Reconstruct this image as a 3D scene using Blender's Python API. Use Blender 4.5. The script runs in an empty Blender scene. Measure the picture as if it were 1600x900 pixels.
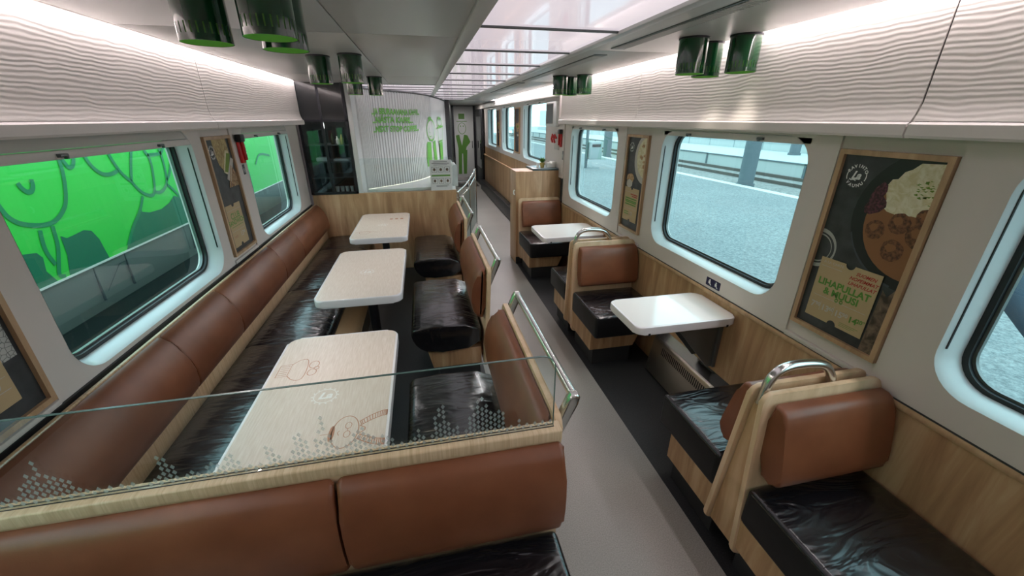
import bpy, bmesh, math, random
from mathutils import Vector, Matrix
random.seed(7)
PI = math.pi
scn = bpy.context.scene
COL = scn.collection

# ------------------------------------------------------------------ camera, world, light, exposure
cam_d = bpy.data.cameras.new('camera')
cam_d.sensor_width = 36.0
cam_d.lens = 36.0 * 625.0 / 1600.0
cam_d.clip_start = 0.02
cam = bpy.data.objects.new('camera', cam_d)
COL.objects.link(cam)
cam.location = (0, 0, 1.75)
cam.rotation_euler = (math.radians(90 - 22.95), 0, math.radians(-12.08))
scn.camera = cam

SKY = 2.75            # overcast sky strength
PANEL = 0.56         # lit ceiling panels
COVE = 2.2           # cove strips (W per lamp metre, see below)
scn.view_settings.view_transform = 'Standard'
scn.view_settings.look = 'None'
scn.view_settings.gamma = 1
scn.view_settings.use_curve_mapping = False
scn.view_settings.exposure = 0.42

w = bpy.data.worlds.new('overcast_sky')
scn.world = w
w.use_nodes = True
nt = w.node_tree
nt.nodes.clear()
wo = nt.nodes.new('ShaderNodeOutputWorld')
bg = nt.nodes.new('ShaderNodeBackground')
bg.inputs['Strength'].default_value = SKY
tc = nt.nodes.new('ShaderNodeTexCoord')
nz = nt.nodes.new('ShaderNodeTexNoise')
nz.inputs['Scale'].default_value = 2.2
nz.inputs['Detail'].default_value = 4
cr = nt.nodes.new('ShaderNodeValToRGB')
cr.color_ramp.elements[0].position = 0.3
cr.color_ramp.elements[0].color = (0.42, 0.74, 0.82, 1)
cr.color_ramp.elements[1].position = 0.7
cr.color_ramp.elements[1].color = (0.66, 0.93, 1.0, 1)
nt.links.new(tc.outputs['Generated'], nz.inputs['Vector'])
nt.links.new(nz.outputs['Fac'], cr.inputs['Fac'])
nt.links.new(cr.outputs['Color'], bg.inputs['Color'])
nt.links.new(bg.outputs['Background'], wo.inputs['Surface'])


def area_light(name, loc, size, size_y, power, color, rot):
    d = bpy.data.lights.new(name, 'AREA')
    d.shape = 'RECTANGLE'
    d.size = size
    d.size_y = size_y
    d.energy = power
    d.color = color
    o = bpy.data.objects.new(name, d)
    COL.objects.link(o)
    o.location = loc
    o.rotation_euler = rot
    return o


# cove strip lamps: they sit in the slot between ceiling edge and valance, shining down and at the valance
XL, XR = -1.286, 1.635          # inner faces of the side walls
ZC = 2.10                       # ceiling
VL, VR = -1.225, 1.56           # valance faces
PINK = (1.0, 0.90, 0.93)
for (nm, x, ya, yb, tilt) in (('cove_lamp', VR - 0.020, -2.0, 4.66, 0.25), ('cove_lamp', VL + 0.020, -2.0, 4.95, -0.25),
                              ('cove_lamp', 1.57, 4.75, 12.3, 0.2)):
    area_light(nm, (x, (ya + yb) / 2, ZC + 0.018), 0.018, yb - ya, COVE * (yb - ya) * (3.0 if x == 1.57 else 1.0), PINK, (0, tilt, 0))

area_light('vestibule_fill', (1.2, 11.2, 2.085), .25, .25, 9, (1, .95, .9), (0, 0, 0))  # added fill light that brightens the end door, no fixture behind it

# ------------------------------------------------------------------ materials
MATS = {}


def mat(name, color=(.8, .8, .8), rough=.5, metal=0.0, emit=None, estr=1.0, spec=.5, coat=0.0, coat_r=.1, alpha=1.0):
    m = bpy.data.materials.new(name)
    m.use_nodes = True
    b = m.node_tree.nodes['Principled BSDF']
    b.inputs['Base Color'].default_value = (*color, 1)
    b.inputs['Roughness'].default_value = rough
    b.inputs['Metallic'].default_value = metal
    b.inputs['Specular IOR Level'].default_value = spec
    b.inputs['Coat Weight'].default_value = coat
    b.inputs['Coat Roughness'].default_value = coat_r
    b.inputs['Alpha'].default_value = alpha
    if emit:
        b.inputs['Emission Color'].default_value = (*emit, 1)
        b.inputs['Emission Strength'].default_value = estr
    MATS[name] = m
    return m


def N(m, t):
    return m.node_tree.nodes.new(t)


def L(m, a, b):
    m.node_tree.links.new(a, b)


def coords(m, scale=(1, 1, 1), rot=(0, 0, 0)):
    t = N(m, 'ShaderNodeTexCoord')
    g = N(m, 'ShaderNodeMapping')
    g.inputs['Scale'].default_value = scale
    g.inputs['Rotation'].default_value = rot
    L(m, t.outputs['Object'], g.inputs['Vector'])
    return g.outputs['Vector']


def noise(m, vec, scale, detail=3, dist=0.0, rough=.5):
    n = N(m, 'ShaderNodeTexNoise')
    n.inputs['Scale'].default_value = scale
    n.inputs['Detail'].default_value = detail
    n.inputs['Distortion'].default_value = dist
    n.inputs['Roughness'].default_value = rough
    L(m, vec, n.inputs['Vector'])
    return n.outputs['Fac']


def ramp(m, fac, stops):
    r = N(m, 'ShaderNodeValToRGB')
    e = r.color_ramp.elements
    while len(e) < len(stops):
        e.new(.5)
    for i, (p, c) in enumerate(stops):
        e[i].position = p
        e[i].color = (*c, 1)
    L(m, fac, r.inputs['Fac'])
    return r.outputs['Color']


def bump(m, h, strength, dist=.01, prev=None):
    b = N(m, 'ShaderNodeBump')
    b.inputs['Strength'].default_value = strength
    b.inputs['Distance'].default_value = dist
    L(m, h, b.inputs['Height'])
    if prev:
        L(m, prev, b.inputs['Normal'])
    L(m, b.outputs['Normal'], m.node_tree.nodes['Principled BSDF'].inputs['Normal'])
    return b.outputs['Normal']


def base(m, c):
    L(m, c, m.node_tree.nodes['Principled BSDF'].inputs['Base Color'])


def wood(name, c1, c2, c3, scale=(9, 9, .9), rough=.42):
    m = mat(name, c2, rough)
    v = coords(m, scale)
    n = noise(m, v, 1.5, 6, 0.7, .6)
    base(m, ramp(m, n, [(.30, c1), (.5, c2), (.68, c3)]))
    f = noise(m, coords(m, (scale[0] * 14, scale[1] * 14, scale[2] * 4)), 2.0, 3)
    bump(m, f, .06, .002)
    return m


wood('oak_panel', (.32, .175, .085), (.46, .28, .145), (.59, .40, .235))
wood('oak_board', (.52, .35, .20), (.64, .455, .28), (.72, .54, .36), (6, 6, 1.0))
wood('oak_edge', (.46, .30, .16), (.62, .44, .26), (.68, .50, .32), (3, 70, 3), .38)
wood('oak_edge_across', (.48, .33, .19), (.59, .43, .27), (.68, .52, .35), (70, 3, 3), .38)
wood('frame_wood', (.36, .22, .12), (.47, .30, .17), (.55, .37, .22), (12, 12, 2), .4)
mat('wall_white', (.66, .60, .56), .45)
mat('ceiling_white', (.58, .57, .55), .32)
mat('trim_white', (.68, .63, .60), .35)
mat('reveal_white', (.70, .74, .74), .28)
mat('blind_grey', (.50, .48, .45), .55)
mat('black_rubber', (.012, .012, .014), .45)
mat('dark_seam', (.03, .03, .03), .6)
mat('grey_seam', (.20, .20, .19), .6)
mat('steel', (.62, .62, .60), .22, 1.0)
mat('brushed_steel', (.50, .46, .42), .30, 1.0)
mat('warm_steel', (.17, .13, .07), .22, 1.0)
mat('grey_metal', (.16, .17, .17), .4, .6)
mat('dark_metal', (.03, .03, .035), .35, .7)
mat('dark_plinth', (.022, .023, .025), .5)
mat('lamp_green', (.004, .055, .016), .13, 0, coat=.6, coat_r=.05)
mat('lamp_inner', (.17, .46, .07), .45)
mat('bulb', (1, 1, 1), .5, emit=(1, .95, .8), estr=1.5)
mat('table_rim', (.78, .76, .78), .25, coat=.3)
mat('table_plain', (.80, .77, .74), .16, coat=.4, coat_r=.06)
mat('print_brown', (.42, .20, .12), .5)
mat('print_white', (.80, .80, .78), .5)
mat('print_green', (.10, .27, .035), .5)
mat('bar_green', (.13, .40, .05), .5)
mat('print_red', (.42, .025, .015), .5)
mat('print_black', (.02, .02, .022), .5)
mat('kraft', (.49, .36, .20), .6)
mat('black_glass', (.012, .014, .016), .05, 0, coat=.5)
mat('cabinet_white', (.66, .67, .66), .35)
mat('cup_white', (.8, .8, .76), .3)
mat('bottle_dark', (.03, .05, .03), .15)
mat('plant_green', (.09, .20, .03), .6)
mat('pot_gold', (.5, .38, .12), .4, .5)
mat('red_plastic', (.55, .02, .02), .3)
mat('navy', (.015, .015, .06), .4)
mat('counter_grey', (.10, .13, .14), .3)
mat('monitor_screen', (.03, .03, .03), .2)
mat('led_strip', (1, 1, 1), .5, emit=(1.0, .93, .95), estr=2.2)
mat('counter_led', (1, 1, .9), .5, emit=(1.0, .96, .72), estr=1.1)
mat('train_green', (.03, .50, .05), .45)
mat('train_dark_green', (.004, .13, .065), .45)
mat('train_line', (.006, .20, .075), .45)
mat('train_grey', (.13, .135, .13), .5)
mat('train_dark', (.03, .04, .045), .6)
mat('train_blue', (.12, .17, .21), .5)
mat('pillar_grey', (.10, .125, .14), .6)
mat('concrete_wall', (.42, .45, .44), .7)
mat('rail_rust', (.10, .085, .075), .6, .3)
mat('edge_line', (.50, .52, .50), .7)
mat('bin_grey', (.28, .33, .34), .5)
mat('denim', (.03, .05, .075), .8)
mat('jacket', (.025, .05, .06), .5)
mat('skin', (.55, .35, .26), .5)
mat('hair', (.05, .035, .025), .7)
mat('shoe', (.03, .03, .03), .6)
mat('wet_stone', (.40, .40, .38), .6)

# brown leather
m = mat('brown_leather', (.19, .062, .026), .38, 0, spec=.45)
v = coords(m)
base(m, ramp(m, noise(m, v, 5, 4), [(.3, (.155, .048, .020)), (.7, (.225, .078, .034))]))
bump(m, noise(m, v, 420, 2), .12, .002)
# black leather with creases
m = mat('black_leather', (.006, .006, .008), .26, 0, spec=.7, coat=.45, coat_r=.14)
v = coords(m, (1.1, 3.6, 1.0))
n1 = noise(m, v, 2.6, 2.2, 2.6, .45)
n2 = noise(m, coords(m, (2, 7, 2)), 6, 2, 1.2)
p = bump(m, n1, .42, .034)
bump(m, n2, .06, .005, p)
m = mat('black_leather_side', (.006, .006, .007), .45, 0, spec=.35)
bump(m, noise(m, coords(m), 8, 3), .2, .01)
# textured valance
m = mat('valance_texture', (.66, .61, .57), .42)
wv = N(m, 'ShaderNodeTexWave')
wv.bands_direction = 'Z'
wv.inputs['Scale'].default_value = 19
wv.inputs['Distortion'].default_value = 8.0
wv.inputs['Detail'].default_value = 2.5
wv.inputs['Detail Scale'].default_value = .42
wv.inputs['Detail Roughness'].default_value = .55
L(m, coords(m, (1, .55, 1)), wv.inputs['Vector'])
bump(m, wv.outputs['Fac'], .26, .0024)
# table laminate
m = mat('table_laminate', (.62, .55, .47), .38, coat=.15, coat_r=.25)
n = noise(m, coords(m, (70, 6, 6)), 2.5, 3)
base(m, ramp(m, n, [(.35, (.62, .53, .45)), (.75, (.72, .64, .57))]))
# aisle floor
m = mat('aisle_vinyl', (.33, .31, .285), .36)
a = noise(m, coords(m), 190, 3)
b2 = noise(m, coords(m), 1.6, 4)
mx = N(m, 'ShaderNodeMix')
mx.data_type = 'RGBA'
mx.blend_type = 'MULTIPLY'
mx.inputs[0].default_value = .45
L(m, ramp(m, a, [(.3, (.27, .258, .232)), (.7, (.39, .373, .34))]), mx.inputs[6])
L(m, ramp(m, b2, [(.35, (.75, .75, .75)), (.65, (1, 1, 1))]), mx.inputs[7])
base(m, mx.outputs[2])
m = mat('dark_vinyl', (.018, .019, .020), .42)
base(m, ramp(m, noise(m, coords(m), 140, 2), [(.4, (.015, .016, .017)), (.8, (.035, .036, .038))]))
# asphalt, gravel
m = mat('asphalt', (.25, .27, .27), .85)
a = noise(m, coords(m), 28, 6, 0, .75)
b2 = noise(m, coords(m), .6, 5)
mx = N(m, 'ShaderNodeMix')
mx.data_type = 'RGBA'
mx.blend_type = 'MULTIPLY'
mx.inputs[0].default_value = .8
L(m, ramp(m, a, [(.36, (.10, .112, .118)), (.66, (.29, .31, .305))]), mx.inputs[6])
L(m, ramp(m, b2, [(.3, (.78, .8, .82)), (.7, (1, 1, 1))]), mx.inputs[7])
base(m, mx.outputs[2])
m = mat('platform_far', (.40, .44, .45), .85)
m = mat('gravel', (.25, .24, .22), .9)
base(m, ramp(m, noise(m, coords(m), 9, 5, 0, .8), [(.35, (.10, .10, .095)), (.65, (.27, .265, .25))]))
# leaves behind the station
m = mat('foliage', (.05, .12, .04), .8)
# poster backdrop (slate)
m = mat('slate', (.03, .032, .036), .45)
base(m, ramp(m, noise(m, coords(m), 14, 5), [(.3, (.018, .019, .022)), (.7, (.055, .058, .062))]))
m = mat('plate_black', (.010, .011, .013), .35)
m = mat('plate_rim', (.05, .06, .075), .35)
m = mat('plate_white', (.50, .47, .42), .5)
m = mat('mash', (.72, .66, .42), .6)
base(m, ramp(m, noise(m, coords(m), 40, 4, 1), [(.35, (.60, .54, .30)), (.62, (.74, .70, .52))]))
m = mat('meatball', (.18, .07, .03), .6)
base(m, ramp(m, noise(m, coords(m), 90, 4), [(.35, (.07, .025, .012)), (.7, (.26, .11, .045))]))
m = mat('sauce', (.26, .11, .04), .5)
m = mat('jam', (.06, .008, .02), .4)
base(m, ramp(m, noise(m, coords(m), 110, 3), [(.4, (.03, .005, .012)), (.7, (.16, .03, .06))]))
m = mat('herb', (.16, .26, .02), .6)
m = mat('chips', (.45, .33, .13), .6)
base(m, ramp(m, noise(m, coords(m), 35, 4, 1), [(.35, (.30, .20, .07)), (.65, (.55, .44, .20))]))
m = mat('bread', (.55, .36, .17), .6)
base(m, ramp(m, noise(m, coords(m), 60, 3, 1), [(.35, (.30, .14, .05)), (.65, (.62, .42, .22))]))
m = mat('stone_pattern', (.4, .4, .38), .6)
vo = N(m, 'ShaderNodeTexVoronoi')
vo.feature = 'DISTANCE_TO_EDGE'
vo.inputs['Scale'].default_value = 60
L(m, coords(m), vo.inputs['Vector'])
base(m, ramp(m, vo.outputs['Distance'], [(.02, (.15, .15, .14)), (.08, (.48, .47, .45))]))
m = mat('earth', (.12, .08, .05), .7)
base(m, ramp(m, noise(m, coords(m), 30, 5, .5), [(.35, (.05, .035, .025)), (.65, (.22, .15, .10))]))


def glass(name, tint, refl=.5, rough=0.0):
    m = bpy.data.materials.new(name)
    m.use_nodes = True
    t = m.node_tree
    t.nodes.clear()
    o = t.nodes.new('ShaderNodeOutputMaterial')
    tr = t.nodes.new('ShaderNodeBsdfTransparent')
    tr.inputs['Color'].default_value = (*tint, 1)
    gl = t.nodes.new('ShaderNodeBsdfGlossy')
    gl.inputs['Roughness'].default_value = rough
    gl.inputs['Color'].default_value = (1, 1, 1, 1)
    lw = t.nodes.new('ShaderNodeLayerWeight')
    lw.inputs['Blend'].default_value = .5
    fr = t.nodes.new('ShaderNodeMath')          # Schlick's approximation, the same from both sides
    fr.operation = 'POWER'
    fr.inputs[1].default_value = 5.0
    t.links.new(lw.outputs['Facing'], fr.inputs[0])
    mul = t.nodes.new('ShaderNodeMath')
    mul.operation = 'MULTIPLY_ADD'
    mul.inputs[1].default_value = refl
    mul.inputs[2].default_value = .045 * refl
    mi = t.nodes.new('ShaderNodeMixShader')
    t.links.new(fr.outputs[0], mul.inputs[0])
    t.links.new(mul.outputs[0], mi.inputs[0])
    t.links.new(tr.outputs[0], mi.inputs[1])
    t.links.new(gl.outputs[0], mi.inputs[2])
    t.links.new(mi.outputs[0], o.inputs['Surface'])
    MATS[name] = m
    return m


glass('window_glass', (.84, .93, .93), .8)
glass('screen_glass', (.93, .97, .96), .9)
glass('frost', (.62, .70, .68), .5, .4)
glass('showcase_glass', (.68, .74, .76), .8)
mat('glass_edge', (.10, .17, .155), .25, 0, coat=.3)
mat('diamond_frost', (.50, .58, .58), .7, alpha=.42)

# lit ceiling panels: translucent glossy acrylic
m = mat('light_panel', (.45, .42, .45), .07, 0, emit=(1.0, .885, .965), estr=PANEL, spec=.7, coat=.5, coat_r=.03)

# ------------------------------------------------------------------ mesh helpers


def link(name, me, m, parent=None, smooth=True, ang=38):
    if smooth and me.polygons:
        me.polygons.foreach_set('use_smooth', [True] * len(me.polygons))
        me.set_sharp_from_angle(angle=math.radians(ang))
    o = bpy.data.objects.new(name, me)
    COL.objects.link(o)
    for k in ([m] if isinstance(m, str) else (m or [])):
        me.materials.append(MATS[k])
    if parent is not None:
        o.parent = parent
        off = Vector((0, 0, 0))
        q = parent
        while q is not None:
            off += q.location
            q = q.parent
        me.transform(Matrix.Translation(-off))
    return o


def tag(o, label=None, cat=None, group=None, kind=None):
    if label:
        o['label'] = label
    if cat:
        o['category'] = cat
    if group:
        o['group'] = group
    if kind:
        o['kind'] = kind
    return o


def empty(name, loc, label, cat, group=None):
    o = bpy.data.objects.new(name, None)
    COL.objects.link(o)
    o.location = loc
    o.empty_display_size = .1
    return tag(o, label, cat, group)


class MB:
    def __init__(s):
        s.bm = bmesh.new()

    def box(s, x0, x1, y0, y1, z0, z1, bev=0, seg=2, mi=0):
        vs = [s.bm.verts.new(p) for p in ((x0, y0, z0), (x1, y0, z0), (x1, y1, z0), (x0, y1, z0), (x0, y0, z1), (x1, y0, z1), (x1, y1, z1), (x0, y1, z1))]
        fs = [s.bm.faces.new([vs[i] for i in q]) for q in ((3, 2, 1, 0), (4, 5, 6, 7), (0, 1, 5, 4), (1, 2, 6, 5), (2, 3, 7, 6), (3, 0, 4, 7))]
        for f in fs:
            f.material_index = mi
        if bev:
            es = set(e for f in fs for e in f.edges)
            bmesh.ops.bevel(s.bm, geom=list(es), offset=bev, segments=seg, profile=.5, affect='EDGES')
        return s

    def prism(s, pts, fn, a0, a1, bev=0, seg=2, mi=0):
        """closed 2-D outline pts, fn(u, v, a) -> xyz, extruded from a0 to a1; ends bevelled"""
        A = [s.bm.verts.new(fn(u, v, a0)) for u, v in pts]
        B = [s.bm.verts.new(fn(u, v, a1)) for u, v in pts]
        n = len(pts)
        fa = s.bm.faces.new(A)
        fb = s.bm.faces.new(B[::-1])
        fs = [fa, fb]
        for i in range(n):
            fs.append(s.bm.faces.new((A[i], B[i], B[(i + 1) % n], A[(i + 1) % n])))
        for f in fs:
            f.material_index = mi
        if bev:
            es = list(fa.edges) + list(fb.edges)
            bmesh.ops.bevel(s.bm, geom=es, offset=bev, segments=seg, profile=.5, affect='EDGES')
        return s

    def tube(s, pts, r, n=10, mi=0, cap=True, radii=None):
        pts = [Vector(p) for p in pts]
        rings = []
        up = None
        for i, p in enumerate(pts):
            if i == 0:
                t = pts[1] - p
            elif i == len(pts) - 1:
                t = p - pts[i - 1]
            else:
                t = (pts[i + 1] - p).normalized() + (p - pts[i - 1]).normalized()
            t.normalize()
            if up is None:
                up = Vector((0, 0, 1)) if abs(t.z) < .9 else Vector((1, 0, 0))
            a = t.cross(up).normalized()
            up = a.cross(t).normalized()
            rr = radii[i] if radii else r
            rings.append([s.bm.verts.new(p + (a * math.cos(k * 2 * PI / n) + up * math.sin(k * 2 * PI / n)) * rr) for k in range(n)])
        for R0, R1 in zip(rings, rings[1:]):
            for k in range(n):
                f = s.bm.faces.new((R0[k], R0[(k + 1) % n], R1[(k + 1) % n], R1[k]))
                f.material_index = mi
        if cap:
            s.bm.faces.new(rings[0][::-1]).material_index = mi
            s.bm.faces.new(rings[-1]).material_index = mi
        return s

    def cyl(s, c, r, z0, z1, n=32, mi=0, r2=None):
        return s.tube([(c[0], c[1], z0), (c[0], c[1], z1)], r, n, mi, radii=[r, r2 if r2 is not None else r])

    def poly(s, pts, fn, mi=0):
        try:
            s.bm.faces.new([s.bm.verts.new(fn(*p)) for p in pts]).material_index = mi
        except ValueError:
            pass
        return s

    def ribbon(s, pts, wd, fn, th=.0, mi=0, closed=False):
        """flat strip of width wd following pts (2-D), placed by fn(u, v)"""
        P = [Vector((p[0], p[1])) for p in pts]
        if closed:
            P = P + [P[0]]
        n = len(P)
        Lr = []
        for i, p in enumerate(P):
            if i == 0:
                t = P[1] - p if not closed else P[1] - P[-2]
            elif i == n - 1:
                t = p - P[i - 1] if not closed else P[1] - P[-2]
            else:
                t = (P[i + 1] - p).normalized() + (p - P[i - 1]).normalized()
            if t.length < 1e-9:
                t = Vector((1, 0))
            t.normalize()
            nn = Vector((-t.y, t.x)) * wd / 2
            Lr.append((s.bm.verts.new(fn(*(p + nn))), s.bm.verts.new(fn(*(p - nn)))))
        for a_, b_ in zip(Lr, Lr[1:]):
            s.bm.faces.new((a_[0], b_[0], b_[1], a_[1])).material_index = mi
        return s

    def build(s, name, m, parent=None, smooth=True, ang=38):
        me = bpy.data.meshes.new(name)
        bmesh.ops.recalc_face_normals(s.bm, faces=s.bm.faces)
        s.bm.to_mesh(me)
        s.bm.free()
        return link(name, me, m, parent, smooth, ang)


def rrect(x0, x1, y0, y1, r, n=6, corners=(1, 1, 1, 1)):
    """rounded rectangle outline, counter-clockwise from lower left; corners LL, LR, UR, UL"""
    out = []
    for (cx, cy, a0, on, px, py) in ((x0 + r, y0 + r, PI, corners[0], x0, y0), (x1 - r, y0 + r, 1.5 * PI, corners[1], x1, y0),
                                     (x1 - r, y1 - r, 0, corners[2], x1, y1), (x0 + r, y1 - r, .5 * PI, corners[3], x0, y1)):
        if on:
            out += [(cx + r * math.cos(a0 + k * PI / 2 / n), cy + r * math.sin(a0 + k * PI / 2 / n)) for k in range(n + 1)]
        else:
            out.append((px, py))
    return out


def smooth_path(pts, it=2):
    """Chaikin corner cutting, ends kept"""
    P = [Vector(p) for p in pts]
    for _ in range(it):
        Q = [P[0]]
        for a_, b_ in zip(P, P[1:]):
            Q += [a_ * .75 + b_ * .25, a_ * .25 + b_ * .75]
        Q.append(P[-1])
        P = Q
    return P


def holed(outers, holes, depth, fn):
    """flat plate with holes: 2-D curve filled and extruded, then mapped by fn(u, v, d)"""
    cu = bpy.data.curves.new('plate_curve', 'CURVE')
    cu.dimensions = '2D'
    cu.fill_mode = 'BOTH'
    cu.extrude = depth / 2
    for pts in list(outers) + list(holes):
        sp = cu.splines.new('POLY')
        sp.points.add(len(pts) - 1)
        for i, (u, v_) in enumerate(pts):
            sp.points[i].co = (u, v_, 0, 1)
        sp.use_cyclic_u = True
    o = bpy.data.objects.new('plate_curve', cu)
    me = bpy.data.meshes.new_from_object(o)
    bpy.data.objects.remove(o)
    bpy.data.curves.remove(cu)
    for vv in me.vertices:
        vv.co = fn(vv.co.x, vv.co.y, vv.co.z + depth / 2)
    me.update()
    bm = bmesh.new()
    bm.from_mesh(me)
    bmesh.ops.recalc_face_normals(bm, faces=bm.faces)
    bm.to_mesh(me)
    bm.free()
    return me


def text_into(mb, body, size, fn, align='LEFT', fat=.0, mi=0, shear=0.0, space=1.0, xs=1.0, ext=0.0):
    """letters of the built-in font as flat faces placed by fn(u, v)"""
    cu = bpy.data.curves.new('letters', 'FONT')
    cu.body = body
    cu.size = size
    cu.align_x = align
    cu.offset = fat
    cu.shear = shear
    cu.space_character = space
    cu.resolution_u = 3
    o = bpy.data.objects.new('letters', cu)
    me = bpy.data.meshes.new_from_object(o)
    bpy.data.objects.remove(o)
    vs = [mb.bm.verts.new(fn(vv.co.x * xs, vv.co.y)) for vv in me.vertices]
    for p in me.polygons:
        try:
            mb.bm.faces.new([vs[i] for i in p.vertices]).material_index = mi
        except ValueError:
            pass
    bpy.data.meshes.remove(me)
    bpy.data.curves.remove(cu)


def ell(cx, cy, rx, ry, n=28, a0=0.0, a1=2 * PI, jit=0.0, rnd=None):
    full = abs(a1 - a0 - 2 * PI) < 1e-6
    k = n if full else n + 1
    out = []
    for i in range(k):
        a_ = a0 + (a1 - a0) * i / n
        j = 1 + (rnd.uniform(-jit, jit) if rnd else 0)
        out.append((cx + rx * j * math.cos(a_), cy + ry * j * math.sin(a_)))
    return out


# ------------------------------------------------------------------ room shell
Y0, YP = -2.2, 4.97          # rear end of the modelled car, wooden partition
YE = 12.5                    # door at the far end

# floors
MB().box(-1.30, 0.33, Y0, 5.0, -.04, 0).box(1.095, 1.66, Y0, 4.86, -.04, 0).build('floor', 'dark_vinyl').__setitem__('kind', 'structure')
MB().box(0.33, 1.095, Y0, 5.0, -.04, 0).box(-1.30, 1.66, 5.0, YE, -.04, -.0005).box(1.095, 1.66, 4.86, 5.0, -.04, 0).build('floor', 'aisle_vinyl').__setitem__('kind', 'structure')

# windows: (y0, y1, z0, z1)
WR = [(-.34, .83, .905, 1.68), (1.50, 2.66, .905, 1.68), (3.34, 4.50, .905, 1.68)]
WC = [(5.45, 6.75, 1.16, 1.99), (7.42, 8.55, 1.16, 1.99), (9.20, 10.40, 1.16, 1.99)]
WLf = [(-.40, .85, .865, 1.70), (1.53, 2.76, .865, 1.70), (3.46, 4.61, .865, 1.70)]
RC = .13


def FR(u, v, d):           # right wall: u = y, v = z, d outward
    return (XR + d, u, v)


def FC(u, v, d):
    return (XR - .01 + d, u, v)


def FL(u, v, d):
    return (XL - d, u, v)


pole = [(-.90, -.34), ]
# right wall with window holes; the pier panels between windows sit a little deeper
me = holed([[(Y0, .80), (4.70, .80), (4.70, 1.78), (Y0, 1.78)]], [rrect(a, b_, c, d, RC) for a, b_, c, d in WR] +
           [[(.978, .81), (1.378, .81), (1.378, 1.77), (.978, 1.77)], [(2.80, .81), (3.20, .81), (3.20, 1.77), (2.80, 1.77)]], .03, FR)
tag(link('wall_right', me, 'wall_white', None, True), kind='structure')
mb = MB()
for ya, yb in ((.978, 1.378), (2.80, 3.20)):
    mb.box(XR + .010, XR + .02, ya, yb, .81, 1.77)
    mb.box(XR - .008, XR + .012, ya + .002, yb - .002, .800, .822, .004)
tag(mb.build('wall_right', 'wall_white'), kind='structure')
# outer skin of the car so that daylight only enters through the panes
me = holed([[(Y0, -.9), (YE, -.9), (YE, 2.4), (Y0, 2.4)]], [rrect(a + .03, b_ - .03, c + .03, d - .01, RC - .02) for a, b_, c, d in WR + WC], .02,
           lambda u, v, d: (XR + .105 + d, u, v))
tag(link('wall_right', me, 'trim_white', None, True), kind='structure')
me = holed([[(Y0, -.9), (YE, -.9), (YE, 2.4), (Y0, 2.4)]], [rrect(a + .03, b_ - .03, c + .03, d - .01, RC - .02) for a, b_, c, d in WLf], .02,
           lambda u, v, d: (XL - .105 - d, u, v))
tag(link('wall_left', me, 'trim_white', None, True), kind='structure')
me = holed([[(Y0, .845), (4.97, .845), (4.97, 1.78), (Y0, 1.78)]], [rrect(a, b_, c, d, RC) for a, b_, c, d in WLf] +
           [[(1.01, .855), (1.415, .855), (1.415, 1.77), (1.01, 1.77)], [(2.875, .855), (3.29, .855), (3.29, 1.77), (2.875, 1.77)]], .03, FL)
tag(link('wall_left', me, 'wall_white', None, True), kind='structure')
mb = MB()
for ya, yb in ((1.01, 1.415), (2.875, 3.29)):
    mb.box(XL - .02, XL - .010, ya, yb, .855, 1.77)
    mb.box(XL - .012, XL + .008, ya + .002, yb - .002, .846, .866, .004)
mb.box(XL - .03, XL, Y0, 4.97, 0, .835)
tag(mb.build('wall_left', 'wall_white'), kind='structure')
# aluminium rail and black gap under the left wall panel
tag(MB().box(XL, XL + .030, Y0, 4.97, .800, .828, .004).build('trim_1', 'steel'), kind='structure')
tag(MB().box(XL, XL + .010, Y0, 4.97, .828, .846).build('trim_2', 'black_rubber'), kind='structure')
# oak lower wall on the right with capping strip
tag(MB().box(XR, XR + .03, Y0, 4.86, 0, .79).build('wall_right', 'oak_panel'), kind='structure')
tag(MB().box(XR - .007, XR + .02, Y0, 4.84, .770, .796, .003).build('trim_3', 'frame_wood'), kind='structure')
tag(MB().box(XR - .004, XR + .02, Y0, 4.84, .796, .801).build('trim_4', 'dark_seam'), kind='structure')
# corridor wall on the right (windows sit higher there)
me = holed([[(4.70, 1.085), (YE, 1.085), (YE, 2.03), (4.70, 2.03)]], [rrect(a, b_, c, d, RC) for a, b_, c, d in WC], .03, FC)
tag(link('wall_right', me, 'wall_white', None, True), kind='structure')
mb = MB()
mb.box(XR - .01, XR + .02, 4.86, YE, .0, 1.085)
mb.box(1.60, XR, 5.25, 10.9, .0, .885)
tag(mb.build('wall_right', 'oak_panel'), kind='structure')
tag(MB().box(1.575, 1.61, 5.25, 10.9, .885, .905, .004).build('trim_5', 'frame_wood'), kind='structure')
mb = MB()
mb.box(1.49, 1.60, 5.21, 11.0, 0, .245, .006)
for k in range(3):
    mb.box(1.51, 1.57, 5.9 + k * 1.6, 6.9 + k * 1.6, .243, .250)
tag(mb.build('baseboard_right', 'dark_metal'), kind='structure')

# rear wall behind the camera
tag(MB().box(-1.4, 1.75, Y0 - .03, Y0, 0, 2.2).build('wall_back', 'wall_white'), kind='structure')

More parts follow.
